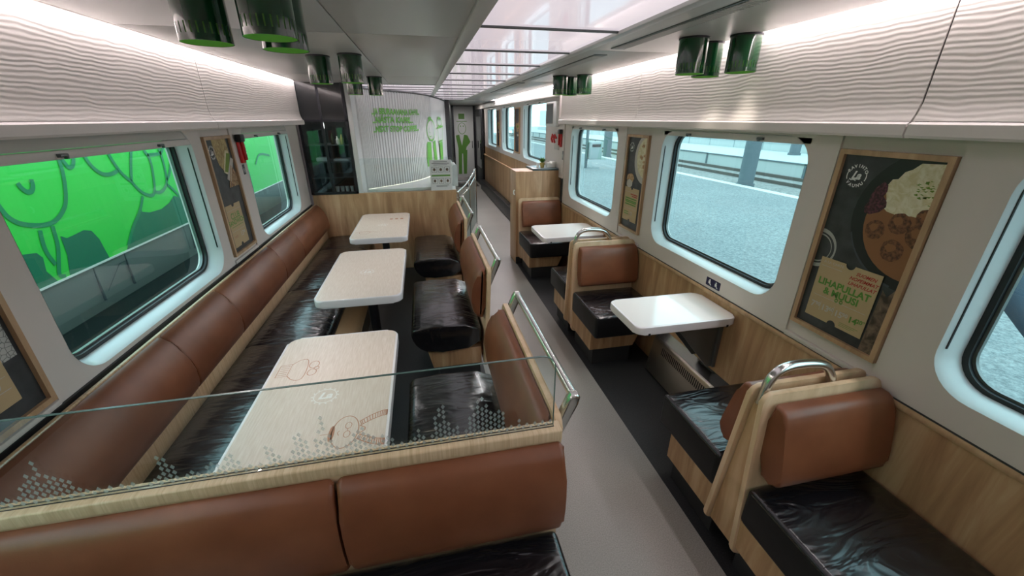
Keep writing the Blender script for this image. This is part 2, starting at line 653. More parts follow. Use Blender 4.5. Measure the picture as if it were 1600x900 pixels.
# ceiling: panels with joints around the lit strip
PX0, PX1 = .272, .888
mb = MB()
seams = [Y0, 0.1, 2.19, 4.14, 5.12]
for ya, yb in zip(seams, seams[1:]):
    mb.box(VL + .052, -.292, ya + .003, yb - .003, ZC, ZC + .02, .003)
    mb.box(-.288, PX0 - .060, ya + .003, yb - .003, ZC, ZC + .02, .003)
seams2 = [Y0, 0.2, 2.42, 4.45, 6.5, 8.6, 10.6, YE]
for ya, yb in zip(seams2, seams2[1:]):
    mb.box(PX1 + .045, VR - .052, ya + .003, yb - .003, ZC, ZC + .02, .003)
tag(mb.build('ceiling', 'ceiling_white'), kind='structure')
tag(MB().box(-1.4, 1.75, Y0, YE, ZC + .12, ZC + .16).build('ceiling', 'ceiling_white'), kind='structure')
tag(MB().box(-1.4, PX0 - .05, Y0, 5.12, ZC + .021, ZC + .03).box(PX1 + .04, VR - .03, Y0, YE, ZC + .021, ZC + .03).build('ceiling', 'grey_seam'), kind='structure')
# flanges along the lit strip
tag(MB().box(PX0 - .060, PX0, Y0, 9.1, ZC - .012, ZC + .02, .003).build('trim_6', 'ceiling_white'), kind='structure')
tag(MB().box(PX1, PX1 + .045, Y0, 9.1, ZC - .010, ZC + .02, .003).build('trim_7', 'ceiling_white'), kind='structure')
tag(MB().box(.60, 1.6, 9.1, YE, ZC - .005, ZC + .02).build('ceiling', 'ceiling_white'), kind='structure')
# lit panels and their cross bars
yy = [1.92 - .635 * 7 + .635 * k for k in range(19)]
lum = empty('ceiling_light', (.58, 3.4, ZC), 'long lit ceiling strip of glossy pinkish white panels over the aisle', 'ceiling light')
for a, b_ in zip(yy, yy[1:]):
    if b_ > Y0:
        MB().box(PX0, PX1, max(a, Y0) + .008, b_ - .008, ZC + .004, ZC + .012).build('diffuser', 'light_panel', lum)
for a in yy:
    if a > Y0:
        MB().box(PX0, PX1, a - .009, a + .009, ZC - .004, ZC + .016, .002).build('cross_bar', 'grey_metal', lum)
lum2 = empty('ceiling_light', (-.3, 6.5, ZC), 'lit ceiling panels above the white coffee bar wall', 'ceiling light')
for k in range(9):
    a = 5.13 + .43 * k
    MB().box(-1.2, PX0 - .062, a + .007, a + .423, ZC + .004, ZC + .012).build('diffuser', 'light_panel', lum2)
    MB().box(-1.2, PX0 - .062, a - .007, a + .007, ZC - .004, ZC + .016).build('cross_bar', 'grey_metal', lum2)

# air vents in the right part of the ceiling
for (ya, yb, lb) in ((.9, 2.33, 'dark slotted air vent in the ceiling nearest the camera'), (2.55, 4.4, 'dark slotted air vent in the ceiling before the far lamp cluster'),
                     (4.6, 6.4, 'dark slotted air vent in the ceiling over the corridor')):
    v_ = empty('ceiling_vent', (1.085, (ya + yb) / 2, ZC), lb, 'vent', 'slotted ceiling vents')
    MB().box(1.045, 1.125, ya, yb, ZC - .004, ZC + .001, .0015).build('vent_frame', 'grey_metal', v_)
    mb = MB()
    n = int((yb - ya - .08) / .014)
    for k in range(n):
        y = ya + .04 + k * .014
        mb.box(1.055, 1.115, y, y + .007, ZC - .0065, ZC - .004)
    mb.build('slats', 'ceiling_white', v_)

# valances (textured panels between windows and ceiling) with lip


def valance(side, ya, yb, name):
    s = 1 if side == 'R' else -1
    X = VR if side == 'R' else VL
    prof = [(0, ZC + .06), (0, 1.80), (-.008, 1.765), (-.018, 1.742), (.05, 1.742), (.05, ZC + .06)]
    mb = MB()
    mb.prism(prof, lambda u, v, a_: (X + s * u, a_, v), ya, yb)
    tag(mb.build(name, 'valance_texture'), kind='structure')
    prof = [(-.020, 1.740), (-.030, 1.733), (-.032, 1.700), (-.026, 1.692), (.07, 1.692), (.07, 1.740)]
    tag(MB().prism(prof, lambda u, v, a_: (X + s * u, a_, v), ya, yb).build(name, 'trim_white'), kind='structure')


for ya, yb in ((Y0, 1.087), (1.093, 2.92), (2.924, 4.66)):
    valance('R', ya, yb, 'wall_right')
for ya, yb in ((Y0, .96), (.964, 2.93), (2.934, 4.96)):
    valance('L', ya, yb, 'wall_left')
tag(MB().box(VR + .004, VR + .05, 1.085, 1.095, 1.69, ZC).build('trim_8', 'dark_seam'), kind='structure')
# end cap of the right valance, short valance in the corridor
tag(MB().box(VR - .02, XR + .02, 4.66, 4.70, 1.69, ZC + .05, .004).build('wall_right', 'wall_white'), kind='structure')
tag(MB().box(1.59, 1.64, 4.70, 12.4, 2.015, ZC + .06).build('wall_right', 'trim_white'), kind='structure')
tag(MB().box(1.575, 1.64, 4.70, 12.4, 1.985, 2.012, .004).build('trim_9', 'trim_white'), kind='structure')
# LED strips lying in the cove slots
for (nm, x0, x1, ya, yb, lb) in (('cove_light', VR - .050, VR - .004, Y0 + .2, 4.65, 'long glowing light strip along the top of the right textured wall'),
                                 ('cove_light', VL + .004, VL + .050, Y0 + .2, 4.95, 'long glowing light strip along the top of the left textured wall'),
                                 ('cove_light', 1.545, 1.585, 4.75, 12.2, 'glowing light strip along the ceiling of the far corridor')):
    tag(MB().box(x0, x1, ya, yb, ZC + .030, ZC + .038).build(nm, 'led_strip'), lb, 'light strip')

# ------------------------------------------------------------------ windows


def window(n, fn, a, b_, c, d, dep=.088, left=False, blind=1.645, hooks=(.25, .75), near=True):
    """frame (reveal) > gasket, pane, blind, hooks, guide slots"""
    NS = 8
    r0 = rrect(a, b_, c, d, RC, NS)
    r1 = rrect(a + .008, b_ - .008, c + .008, d - .004, RC - .006, NS)
    r2 = rrect(a + .026, b_ - .026, c + .022, d - .012, RC - .02, NS)
    r3 = rrect(a + .043, b_ - .043, c + .037, d - .022, RC - .032, NS)
    r4 = rrect(a + .052, b_ - .052, c + .045, d - .028, RC - .038, NS)
    bm = bmesh.new()
    rings = []
    for rr, dd in ((r0, -.001), (r1, .012), (r2, dep - .012), (r2, dep + .02)):
        rings.append([bm.verts.new(fn(u, v, dd)) for u, v in rr])
    for A, B in zip(rings, rings[1:]):
        for i in range(len(A)):
            bm.faces.new((A[i], A[(i + 1) % len(A)], B[(i + 1) % len(A)], B[i]))
    me = bpy.data.meshes.new('window')
    bmesh.ops.recalc_face_normals(bm, faces=bm.faces)
    bm.to_mesh(me)
    bm.free()
    W = tag(link('window_%d' % n, me, 'reveal_white', None, True, 50), kind='structure')
    for (ra, rb, d0, d1, nm, mt_) in ((r2, r3, dep - .012, dep + .004, 'gasket', 'black_rubber'), (r3, r4, dep + .004, dep + .018, 'glazing_bar', 'grey_metal')):
        bm = bmesh.new()
        R = [[bm.verts.new(fn(u, v, dd)) for u, v in rr] for rr, dd in ((ra, d0), (rb, d0), (rb, d1), (ra, d1))]
        for q in range(4):
            A, B = R[q], R[(q + 1) % 4]
            for i in range(len(A)):
                bm.faces.new((A[i], A[(i + 1) % len(A)], B[(i + 1) % len(A)], B[i]))
        me = bpy.data.meshes.new(nm)
        bmesh.ops.recalc_face_normals(bm, faces=bm.faces)
        bm.to_mesh(me)
        bm.free()
        link(nm, me, mt_, W, True, 50)
    MB().poly(r3, lambda u, v: fn(u, v, dep + .006)).build('pane', 'window_glass', W, False)
    # roller blind cassette and its pull bar
    MB().prism([(.004, blind + .035), (.014, blind + .035), (.014, d + .02), (.004, d + .02)], lambda p_, q_, t: fn(t, q_, p_), a + .02, b_ - .02).build('blind', 'blind_grey', W)
    MB().prism(rrect(.000, .022, blind, blind + .033, .005, 2), lambda p_, q_, t: fn(t, q_, p_), a + .012, b_ - .012).build('blind_bar', 'trim_white', W)
    for h in hooks:
        y = a + (b_ - a) * h
        mb = MB()
        mb.prism(rrect(-.014, .004, blind + .008, blind + .020, .003, 2), lambda p_, q_, t: fn(t, q_, p_), y - .018, y + .018)
        mb.prism(rrect(-.022, -.010, blind + .002, blind + .012, .003, 2), lambda p_, q_, t: fn(t, q_, p_), y - .004, y + .004)
        mb.build('hook', 'grey_metal', W)
    for yy_ in (a + .0095, b_ - .0095):
        MB().prism([(.016, c + .14), (.022, c + .14), (.022, d), (.016, d)], lambda p_, q_, t: fn(t, q_, p_), yy_ - .003, yy_ + .003).build('guide_slot', 'black_rubber', W)
    return W


k = 1
for wdef in WR:
    window(k, FR, *wdef)
    k += 1
for wdef in WC:
    window(k, FC, *wdef, blind=1.935)
    k += 1
for wdef in WLf:
    window(k, FL, *wdef, left=True, blind=1.612)
    k += 1

# ------------------------------------------------------------------ posters


class Flat:
    """2-D drawing board on a wall; u to the viewer's right, v up, in metres from the lower left corner"""

    def __init__(s, side, y0, z0, wd, x=None):
        s.side, s.y0, s.z0, s.w = side, y0, z0, wd
        s.x = x if x is not None else (XR + .010 if side == 'R' else XL - .010)

    def f(s, d):
        if s.side == 'R':
            return lambda u, v: (s.x - d, s.y0 - u, s.z0 + v)
        return lambda u, v: (s.x + d, s.y0 + u, s.z0 + v)

    def f3(s, u, v, d):
        return s.f(d)(u, v)


def poster(side, y_left, wd, z0, h, label, kind, group='framed food posters between the windows', x=None, name='framed_poster'):
    """y_left = the edge at the viewer's left"""
    F = Flat(side, y_left, z0, wd, x)
    yc = F.f(0)(wd / 2, h / 2)
    P = empty(name, (yc[0], yc[1], z0), label, 'poster', group)
    fb = .019
    me = holed([[(0, 0), (wd, 0), (wd, h), (0, h)]], [[(fb, fb), (wd - fb, fb), (wd - fb, h - fb), (fb, h - fb)]], .022, F.f3)
    link('frame', me, 'frame_wood', P, True)
    MB().prism([(fb, fb), (wd - fb, fb), (wd - fb, h - fb), (fb, h - fb)], F.f3, .002, .008).build('backing', 'slate', P)
    W, H_ = wd - 2 * fb, h - 2 * fb
    ox, oy = fb, fb

    def G(d):
        g = F.f(d)
        return lambda u, v: g(ox + min(max(u, .0005), 1) * W if False else ox + u * W, oy + v * H_)

    def shape(nm, pts, d, mt_):
        pts = [(min(max(u, .002), .998), min(max(v, .002), .998)) for u, v in pts]
        MB().poly(pts, G(d)).build(nm, mt_, P, False)
    asp = W / H_
    R_ = random.Random(len(label))
    # emblem: ring of letters around two script letters
    lu, lv, lr = (.19, .895, .115) if kind != 'near' else (.2, .9, .115)
    mb = MB()

    def logo(mb, cu, cv, r, d, k=1.0):
        g = G(d)
        for word, a_mid, rr, flip in (('RAVINTO', PI / 2, .80 * r, 1), ('VAUNU', -PI / 2, 1.08 * r, -1)):
            st = .36 if flip == 1 else .40
            for i, ch in enumerate(word):
                ang_ = a_mid - flip * (i - (len(word) - 1) / 2) * st
                cx_, cy_ = rr * math.cos(ang_), rr * math.sin(ang_)
                ro = ang_ - PI / 2 if flip == 1 else ang_ + PI / 2
                def put(u, v, cx_=cx_, cy_=cy_, ro=ro):
                    x_ = u * math.cos(ro) - v * math.sin(ro) + cx_
                    y_ = u * math.sin(ro) + v * math.cos(ro) + cy_
                    return g(cu + x_, cv + y_ * asp)
                text_into(mb, ch, r * .42, put, 'CENTER', r * .014)
        for sg in (0, PI):
            arc = [(r * .95 * math.cos(sg + t), r * .95 * math.sin(sg + t)) for t in [(-.42 + .84 * q / 8) for q in range(9)]]
            mb.ribbon(arc, r * .09, lambda u, v: g(cu + u, cv + v * asp))
        text_into(mb, 'La', r * 1.05, lambda u, v: g(cu + u - .05 * r, cv + (v - .30 * r) * asp), 'CENTER', r * .035, shear=.35, space=.85)
        mb.ribbon([(-.62 * r, -.30 * r), (-.45 * r, -.42 * r), (-.2 * r, -.36 * r), (.05 * r, -.44 * r)], r * .1, lambda u, v: g(cu + u, cv + v * asp))
    cardu0, cardu1, cardv0, cardv1 = .10, .83, .06, .43
    if kind == 'meatballs':
        shape('plate', ell(1.0, .72, .72, .72 * asp, 40), .0085, 'plate_black')
        MB().ribbon([(.29 + .71 * (1 - math.cos(t)), .72 - .71 * asp * math.sin(t)) for t in [.35 + .09 * q for q in range(13)]], .012, G(.0088)).build('plate_rim', 'plate_rim', P, False)
        MB().ribbon([(u, v) for u, v in ell(.0, .47, .22, .22 * asp, 20, -PI / 2, PI / 2)], .022, G(.0088)).ribbon(ell(0, .47, .17, .17 * asp, 20, -PI / 2, PI / 2), .008, G(.0088)).build('dish_rim', 'wet_stone', P, False)
        shape('sauce', ell(1.0, .70, .57, .57 * asp, 40), .0092, 'sauce')
        shape('mash', [(.58, .80), (.53, .86), (.57, .90), (.62, .905), (.66, .94), (.72, .955), (.78, .985), (.998, .99), (.998, .74), (.86, .745), (.74, .735), (.62, .745), (.55, .77)], .0096, 'mash')
        shape('jam', [(.50, .885), (.55, .87), (.56, .84), (.54, .815), (.59, .79), (.60, .765), (.55, .735), (.46, .715), (.40, .72), (.385, .75), (.41, .775), (.41, .81), (.44, .85)], .0100, 'jam')
        for q, (u, v, r) in enumerate(((.78, .70, .105), (.57, .645, .10), (.985, .66, .12), (.80, .565, .11), (.99, .745, .09))):
            shape('meatball', ell(u, v, r, r * asp * 1.05, 22, jit=.05, rnd=R_), .0100 + .0003 * q, 'meatball')
            shape('meatball_highlight', ell(u - .02, v + .012, r * .45, r * asp * .4, 14, jit=.18, rnd=R_), .01015 + .0003 * q, 'sauce')  # lighter patch painted on the print as each meatball's highlight
        mb2 = MB()
        for q in range(26):
            u, v = R_.gauss(.90, .045), R_.gauss(.865, .028)
            a_ = R_.uniform(0, 3)
            mb2.poly([(min(.99, u + .022 * math.cos(a_ + t)), v + .013 * asp * math.sin(a_ * .7 + t) + .002 * t) for t in (0, 1.6, 3.1, 4.7)], G(.0103))
        mb2.build('herbs', 'herb', P, False)
        shape('earth_edge', [(.84, .002), (.998, .002), (.998, .40), (.92, .33), (.86, .36)], .0085, 'earth')
    elif kind == 'sandwich':
        shape('chips', [(.28, .998), (.88, .998), (.90, .86), (.66, .76), (.50, .72), (.36, .78), (.28, .88)], .0088, 'chips')
        for q in range(9):
            u, v = R_.uniform(.38, .72), R_.uniform(.82, .96)
            shape('chip', ell(u, v, .11, .045, 14, jit=.1, rnd=R_), .0090 + .0002 * q, 'chips')
        shape('sandwich', [(.44, .715), (.72, .90), (.86, .89), (.62, .685)], .0112, 'mash')
        shape('lettuce', [(.50, .72), (.75, .875), (.90, .865), (.66, .70)], .0115, 'herb')
        shape('sandwich', [(.50, .65), (.88, .83), (.995, .81), (.66, .62)], .0118, 'plate_white')
        for q in range(6):
            shape('toast', [(.52 + .075 * q, .575 + .000 * q), (.80 + .035 * q, .765 - .018 * q), (.825 + .035 * q, .755 - .018 * q), (.575 + .075 * q, .572 + .000 * q)], .0122 + .0002 * q, 'bread')
        cardu0, cardu1, cardv0, cardv1 = .08, .76, .04, .43
    elif kind == 'soup':
        shape('plate', ell(1.02, .79, .62, .56 * asp * 1.15, 36), .0086, 'plate_white')
        shape('soup', ell(1.04, .80, .52, .47 * asp * 1.1, 36), .0090, 'mash')
        for q in range(7):
            shape('topping', ell(R_.uniform(.66, .92), R_.uniform(.68, .94), .07, .016, 12, jit=.3, rnd=R_), .0094, 'bread')
        shape('bread', ell(.28, .56, .20, .055, 18, jit=.1, rnd=R_), .0094, 'bread')
        shape('butter', ell(.26, .50, .16, .045, 18, jit=.1, rnd=R_), .0098, 'plate_white')
        cardu0, cardu1, cardv0, cardv1 = .06, .86, .08, .46
    elif kind == 'crystal':
        shape('crystal_bowl', [(.05, .50), (.60, .56), (.96, .40), (.96, .245), (.70, .24), (.2, .28)], .0088, 'stone_pattern')
        shape('food', ell(.5, .78, .40, .15, 26, jit=.06, rnd=R_), .0088, 'mash')
        cardu0, cardu1, cardv0, cardv1 = .10, .80, .07, .40
    elif kind == 'small':
        shape('food', ell(.5, .62, .34, .10, 20, jit=.15, rnd=R_), .0088, 'bread')
        for q in range(5):
            shape('dish', ell(.5 + .1 * (q % 2), .30 + q * .1, .2, .03, 12, jit=.1, rnd=R_), .0092 + .0003 * q, ('jam', 'plate_white', 'bread', 'herb', 'jam')[q])
    if kind != 'small':
        logo(mb, lu, lv, lr, .0105)
        mb.build('emblem', 'print_white', P, False)
        # ticket shaped price card
        cu = (cardu0 + cardu1) / 2
        nr = .055
        pts = [(cardu0, cardv0)] + [(cu - nr * math.cos(t), cardv0 + nr * asp * math.sin(t)) for t in [q * PI / 8 for q in range(9)]] + [(cardu1, cardv0), (cardu1, cardv1)] + \
              [(cu + nr * math.cos(t), cardv1 - nr * asp * math.sin(t)) for t in [q * PI / 8 for q in range(9)]] + [(cardu0, cardv1)]
        card = MB().poly(pts, G(.0125)).build('price_card', 'kraft', P, False)
        g = G(.0130)
        cw_, ch_ = cardu1 - cardu0, cardv1 - cardv0

        def T(body, u, v, size, mt_, align='LEFT', fat=0.0, shear=0, xs=1.0):
            m3 = MB()
            text_into(m3, body, size, lambda a_, b2_: g(cardu0 + u * cw_ + a_, cardv0 + v * ch_ + b2_ * asp), align, fat, shear=shear, xs=xs)
            m3.build('lettering', mt_, card, False)

        def bar(u0, u1, v, th, mt_='plate_white'):
            MB().poly([(cardu0 + u0 * cw_, cardv0 + v * ch_), (cardu0 + u1 * cw_, cardv0 + v * ch_), (cardu0 + u1 * cw_, cardv0 + (v + th) * ch_), (cardu0 + u0 * cw_, cardv0 + (v + th) * ch_)], g).build('rule', mt_, card, False)
        bar(.04, .40 if kind == 'meatballs' else .96, .865, .006)
        bar(.05, .95, .375, .006)
        if kind == 'meatballs':
            T('À LA CARTE', .06, .92, .042, 'plate_white', xs=1.1)
            T('SUOMEN', .62, .88, .056, 'print_red', fat=.0012, shear=.3)
            T('NOPEIMMAT', .54, .80, .056, 'print_red', fat=.0012, shear=.3)
            T('LIHAPULLAT', .54, .72, .056, 'print_red', fat=.0012, shear=.3)
            T('LIHAPULLAT', .5, .575, .114, 'print_green', 'CENTER', .0042)
            T('& MUUSI', .5, .445, .114, 'print_green', 'CENTER', .0042)
            mbr = MB()
            for q in (-.03, .03):
                mbr.ribbon([(cu + q + .018 * math.cos(t), cardv0 + .405 * ch_ + .018 * asp * math.sin(t)) for t in [s_ * PI / 6 for s_ in range(13)]], .008, g)
            mbr.build('ring_marks', 'print_green', card, False)
            for (a1, a2, u, mt_) in (('7', '90', .06, 'plate_white'), ('13', '60', .25, 'plate_white'), ('15', '90', .49, 'plate_white'), ('14', '20*', .73, 'print_green')):
                T(a1, u, .17, .105, mt_, fat=.003)
                T(a2, u + (.075 if len(a1) == 1 else .135), .21, .066, mt_, fat=.0022)
            for u in (.225, .465):
                bar(u, u + .006, .15, .15)
            for q in range(3):
                bar(.62, .93 - .05 * q, .10 - .025 * q, .006, 'print_green')
        elif kind == 'sandwich':
            T('CLUB', .5, .66, .17, 'print_green', 'CENTER', .003)
            T('SANDWICH', .5, .53, .135, 'print_green', 'CENTER', .003)
            bar(.12, .88, .475, .012, 'print_green')
            T('VAIN', .22, .22, .07, 'print_brown', 'CENTER', .001, .2)
            T('13', .55, .20, .14, 'plate_white', fat=.003)
            T('90', .76, .24, .08, 'plate_white', fat=.002)
        elif kind == 'soup':
            for q in range(2):
                bar(.45 + .1 * q, .92, .80 - .055 * q, .028, 'print_red')
                bar(.10, .90, .66 - .065 * q, .038, 'print_green')
                bar(.12, .88, .55 - .065 * q, .038, 'print_green')
            for q in range(2):
                bar(.08, .42, .25 - .06 * q, .028, 'print_green')
            T('12', .52, .20, .13, 'plate_white', fat=.004)
        elif kind == 'crystal':
            T('13', .50, .20, .13, 'plate_white', fat=.003)
            T('50', .72, .25, .09, 'plate_white', fat=.002)
            bar(.72, .95, .20, .01)
    return P


poster('R', 1.362, .380, .884, .757, 'framed poster of meatballs and mashed potato with four prices, nearest on the right', 'meatballs')
poster('R', 3.158, .330, .892, .744, 'narrow looking framed poster with a soup bowl between the two right windows', 'soup')
poster('L', 2.890, .375, .890, .757, 'framed club sandwich poster between the two left windows', 'sandwich')
poster('L', 1.022, .380, .876, .760, 'framed poster cut off by the left edge with a crystal bowl above a price card', 'crystal')
poster('R', 7.30, .36, 1.20, .72, 'small dark framed poster in the corridor, the nearer of the two', 'small', 'corridor posters', XR - .010)
poster('R', 9.09, .34, 1.20, .72, 'small dark framed poster in the corridor, the one farther away', 'small', 'corridor posters', XR - .010)

# ------------------------------------------------------------------ ceiling lamps
LZ = 1.948
LR_ = .066
LAMP = 4.0            # watts of each cylinder lamp


def make_lamp(loc, label):
    t = empty('ceiling_lamp', (loc[0], loc[1], LZ), label, 'ceiling lamp', 'green cylinder ceiling lamps')
    cx, cy = loc
    n = 104
    zs = [LZ, LZ + .017, LZ + .044, ZC - .006]
    bm = bmesh.new()
    rings = [[bm.verts.new((cx + LR_ * math.cos(2 * PI * i / n), cy + LR_ * math.sin(2 * PI * i / n), z)) for i in range(n)] for z in zs]
    for q in range(3):
        for i in range(n):
            if q == 1 and i % 4 == 0:
                continue
            bm.faces.new((rings[q][i], rings[q][(i + 1) % n], rings[q + 1][(i + 1) % n], rings[q + 1][i]))
    inner = [[bm.verts.new((cx + (LR_ - .0015) * math.cos(2 * PI * i / n), cy + (LR_ - .0015) * math.sin(2 * PI * i / n), z)) for i in range(n)] for z in (LZ,)]
    for i in range(n):
        bm.faces.new((rings[0][i], inner[0][i], inner[0][(i + 1) % n], rings[0][(i + 1) % n]))
    me = bpy.data.meshes.new('lamp_shade')
    bm.to_mesh(me)
    bm.free()
    link('lamp_shade', me, 'lamp_green', t, True, 60)
    # bright green liner with a closed top
    bm = bmesh.new()
    R = LR_ - .0022
    a = [bm.verts.new((cx + R * math.cos(2 * PI * i / 48), cy + R * math.sin(2 * PI * i / 48), LZ + .0005)) for i in range(48)]
    b = [bm.verts.new((cx + R * math.cos(2 * PI * i / 48), cy + R * math.sin(2 * PI * i / 48), LZ + .075)) for i in range(48)]
    for i in range(48):
        bm.faces.new((a[i], b[i], b[(i + 1) % 48], a[(i + 1) % 48]))
    bm.faces.new(b)
    me = bpy.data.meshes.new('liner')
    bm.to_mesh(me)
    bm.free()
    link('liner', me, 'lamp_inner', t, True, 60)
    MB().cyl((cx, cy), .024, LZ + .058, LZ + .074, 24).build('bulb', 'bulb', t)
    ld = bpy.data.lights.new('lamp_light', 'SPOT')
    ld.energy = LAMP
    ld.color = (1.0, .90, .78)
    ld.spot_size = math.radians(64)
    ld.spot_blend = 1.0
    ld.shadow_soft_size = .03
    lo_ = bpy.data.objects.new('lamp_light', ld)
    COL.objects.link(lo_)
    lo_.parent = t
    lo_.location = (0, 0, .05)
    MB().cyl((cx, cy), LR_ + .003, ZC - .008, ZC, 40).build('mounting_ring', 'dark_metal', t)
    return t


def copy_tree(o, parent=None):
    c = o.copy()
    COL.objects.link(c)
    c.parent = parent
    for ch in [q for q in bpy.data.objects if q.parent == o]:
        copy_tree(ch, c)
    return c


lamp_spots = [((-.574, 1.480), 'green cylinder lamp, leftmost of the big near trio over the left tables'),
              ((-.370, 1.356), 'green cylinder lamp at top, in front and middle of the near left trio'),
              ((-.392, 1.575), 'green cylinder lamp partly hidden behind the middle one of the near left trio'),
              ((-.569, 2.955), 'green cylinder lamp, left one of the pair in front of the black glass cabinet'),
              ((-.372, 2.850), 'green cylinder lamp, right one of the mid left pair before the cabinet'),
              ((-.540, 4.205), 'small far green cylinder lamp mostly hidden under the mid left pair'),
              ((-.368, 4.265), 'small far green cylinder lamp in front of the white ribbed wall top'),
              ((1.300, 1.965), 'green cylinder lamp, leftmost of the near right trio by the textured wall'),
              ((1.462, 2.070), 'green cylinder lamp half hidden in the middle of the near right trio'),
              ((1.484, 1.845), 'green cylinder lamp standing apart at the right of the near right trio'),
              ((1.262, 3.830), 'small green cylinder lamp, left of the far right trio'),
              ((1.392, 3.930), 'small green cylinder lamp, middle of the far right trio'),
              ((1.436, 3.690), 'small green cylinder lamp, right of the far right trio')]
lamp0 = make_lamp(*lamp_spots[0])
for (lx, ly), lb in lamp_spots[1:]:
    c = copy_tree(lamp0)
    c.location = (lx, ly, LZ)
    c['label'] = lb

# ------------------------------------------------------------------ right hand benches and wall tables
BX0, BX1 = 1.105, 1.628


def bench(ytop, yfoot, s, depth, label, name='bench', handle=None, side=None, name_group='single benches along the right wall'):
    """s = -1: the sitter faces the camera (seat extends towards -y); s = +1: faces away"""
    B = empty(name, ((BX0 + BX1) / 2, yfoot, 0), label, 'bench', name_group)
    T_ = .021

    def yb(z):
        return yfoot + (ytop - yfoot) * (z - .10) / .75

    # leaning back board, its front face at yb(z)
    ol = rrect(BX0, BX1, .10, .855, .035, 5, (1, 0, 1, 1))
    MB().prism(ol, lambda u, v, a_: (u, yb(v) + a_, v), 0, -s * T_ * 1.0, .006, 3).build('back_board', 'oak_board', B)
    # brown back cushion with swelling face
    prof = [(0, .517), (.045, .514), (.094, .528), (.100, .58), (.086, .69), (.068, .79), (.052, .822), (0, .826)]
    mb = MB()
    P3 = [(u, v) for u, v in smooth_closed(prof, 1)]
    mb.prism(P3, lambda u, v, a_: (a_, yb(v) + s * u, v), BX0 + .035, BX1 - .010, .014, 3)
    mb.build('back_cushion', 'brown_leather', B)
    # seat cushion
    ys = yb(.40) + s * .004
    ye = ys + s * depth
    mb = MB()
    mb.box(BX0 - .002, BX1 - .002, min(ys, ye), max(ys, ye), .285, .462, .024, 4)
    SC = mb.build('seat_cushion', ['black_leather', 'black_leather_side'], B)
    for pf in SC.data.polygons:
        pf.material_index = 0 if pf.normal.z > .5 else 1
    lo, hi = min(ys, ye), max(ys, ye)
    MB().tube([(BX0 + .004, lo + .02, .452), (BX0 + .004, hi - .02, .452)], .0035, 6).build('piping', 'black_leather_side', SC)
    # wooden base, slanted towards the wall, and dark plinth
    yf = ye - s * .10
    pts = [(BX0 + .012, .140), (BX1 - .16, .140), (BX1 - .10, .285), (BX0 + .012, .285)]
    MB().prism(pts, lambda u, v, a_: (u, a_, v), ys, yf, .002, 1).build('wooden_base', 'oak_panel', B)
    MB().box(BX0 + .010, BX0 + .020, min(ys, yf - s * -.001), max(ys, yf + s * .003), .02, .285).build('corner_trim', 'dark_metal', B) if False else None
    MB().box(BX0 + .045, BX1 - .17, min(ys, yf - s * .02), max(ys, yf - s * .02), 0, .140).build('plinth', 'dark_plinth', B)
    return B, yb


def smooth_closed(P, it=1):
    for _ in range(it):
        Q = []
        n = len(P)
        for i in range(n):
            a_, b__ = P[i], P[(i + 1) % n]
            Q += [(a_[0] * .75 + b__[0] * .25, a_[1] * .75 + b__[1] * .25), (a_[0] * .25 + b__[0] * .75, a_[1] * .25 + b__[1] * .75)]
        P = Q
    return P


bN, ybN = bench(.930, .872, -1, .50, 'brown and black bench at the lower right corner, facing the camera')
bA, ybA = bench(1.005, 1.062, 1, .43, 'bench back to back with the lower right one, under the near right window')
bB, ybB = bench(2.845, 2.790, -1, .49, 'bench facing the camera behind the nearer right wall table')
bB2, ybB2 = bench(2.945, 3.000, 1, .43, 'bench hidden behind another back, before the farther right wall table')
bC, ybC = bench(4.775, 4.735, -1, .58, 'farthest right bench with its back against the oak cabinet')


def between(B, y0f, y0t, y1f, y1t, h_pts):
    """oak filler between two back boards and the steel grab rail over it"""
    bm = bmesh.new()
    lo = [(y0f + .024, .115), (y1f - .024, .115), (y1t - .024, .80), (y0t + .024, .80)]
    A = [bm.verts.new((BX0 + .022, y, z)) for y, z in lo]
    Bv = [bm.verts.new((BX1 - .01, y, z)) for y, z in lo]
    bm.faces.new(A)
    bm.faces.new(Bv[::-1])
    for i in range(4):
        bm.faces.new((A[i], Bv[i], Bv[(i + 1) % 4], A[(i + 1) % 4]))
    me = bpy.data.meshes.new('side_panel')
    bmesh.ops.recalc_face_normals(bm, faces=bm.faces)
    bm.to_mesh(me)
    bm.free()
    link('side_panel', me, 'oak_panel', B, False)
    H = MB().tube(smooth_path(h_pts, 3), .0165, 14).build('grab_rail', 'steel', B)
    mb = MB()
    mb.cyl(h_pts[-1][:2], .021, h_pts[-1][2] - .004, h_pts[-1][2] + .006, 16)
    mb.build('rail_socket', 'grey_metal', H)


between(bN, ybN(.115), ybN(.80), ybA(.115), ybA(.80), [(1.135, .968, .79), (1.145, .968, .90), (1.20, .968, .945), (1.34, .968, .938), (1.405, .968, .905), (1.448, .968, .802)])
between(bB, ybB(.115), ybB(.80), ybB2(.115), ybB2(.80), [(1.130, 2.895, .79), (1.138, 2.895, .90), (1.20, 2.895, .945), (1.34, 2.895, .938), (1.405, 2.895, .905), (1.448, 2.895, .802)])


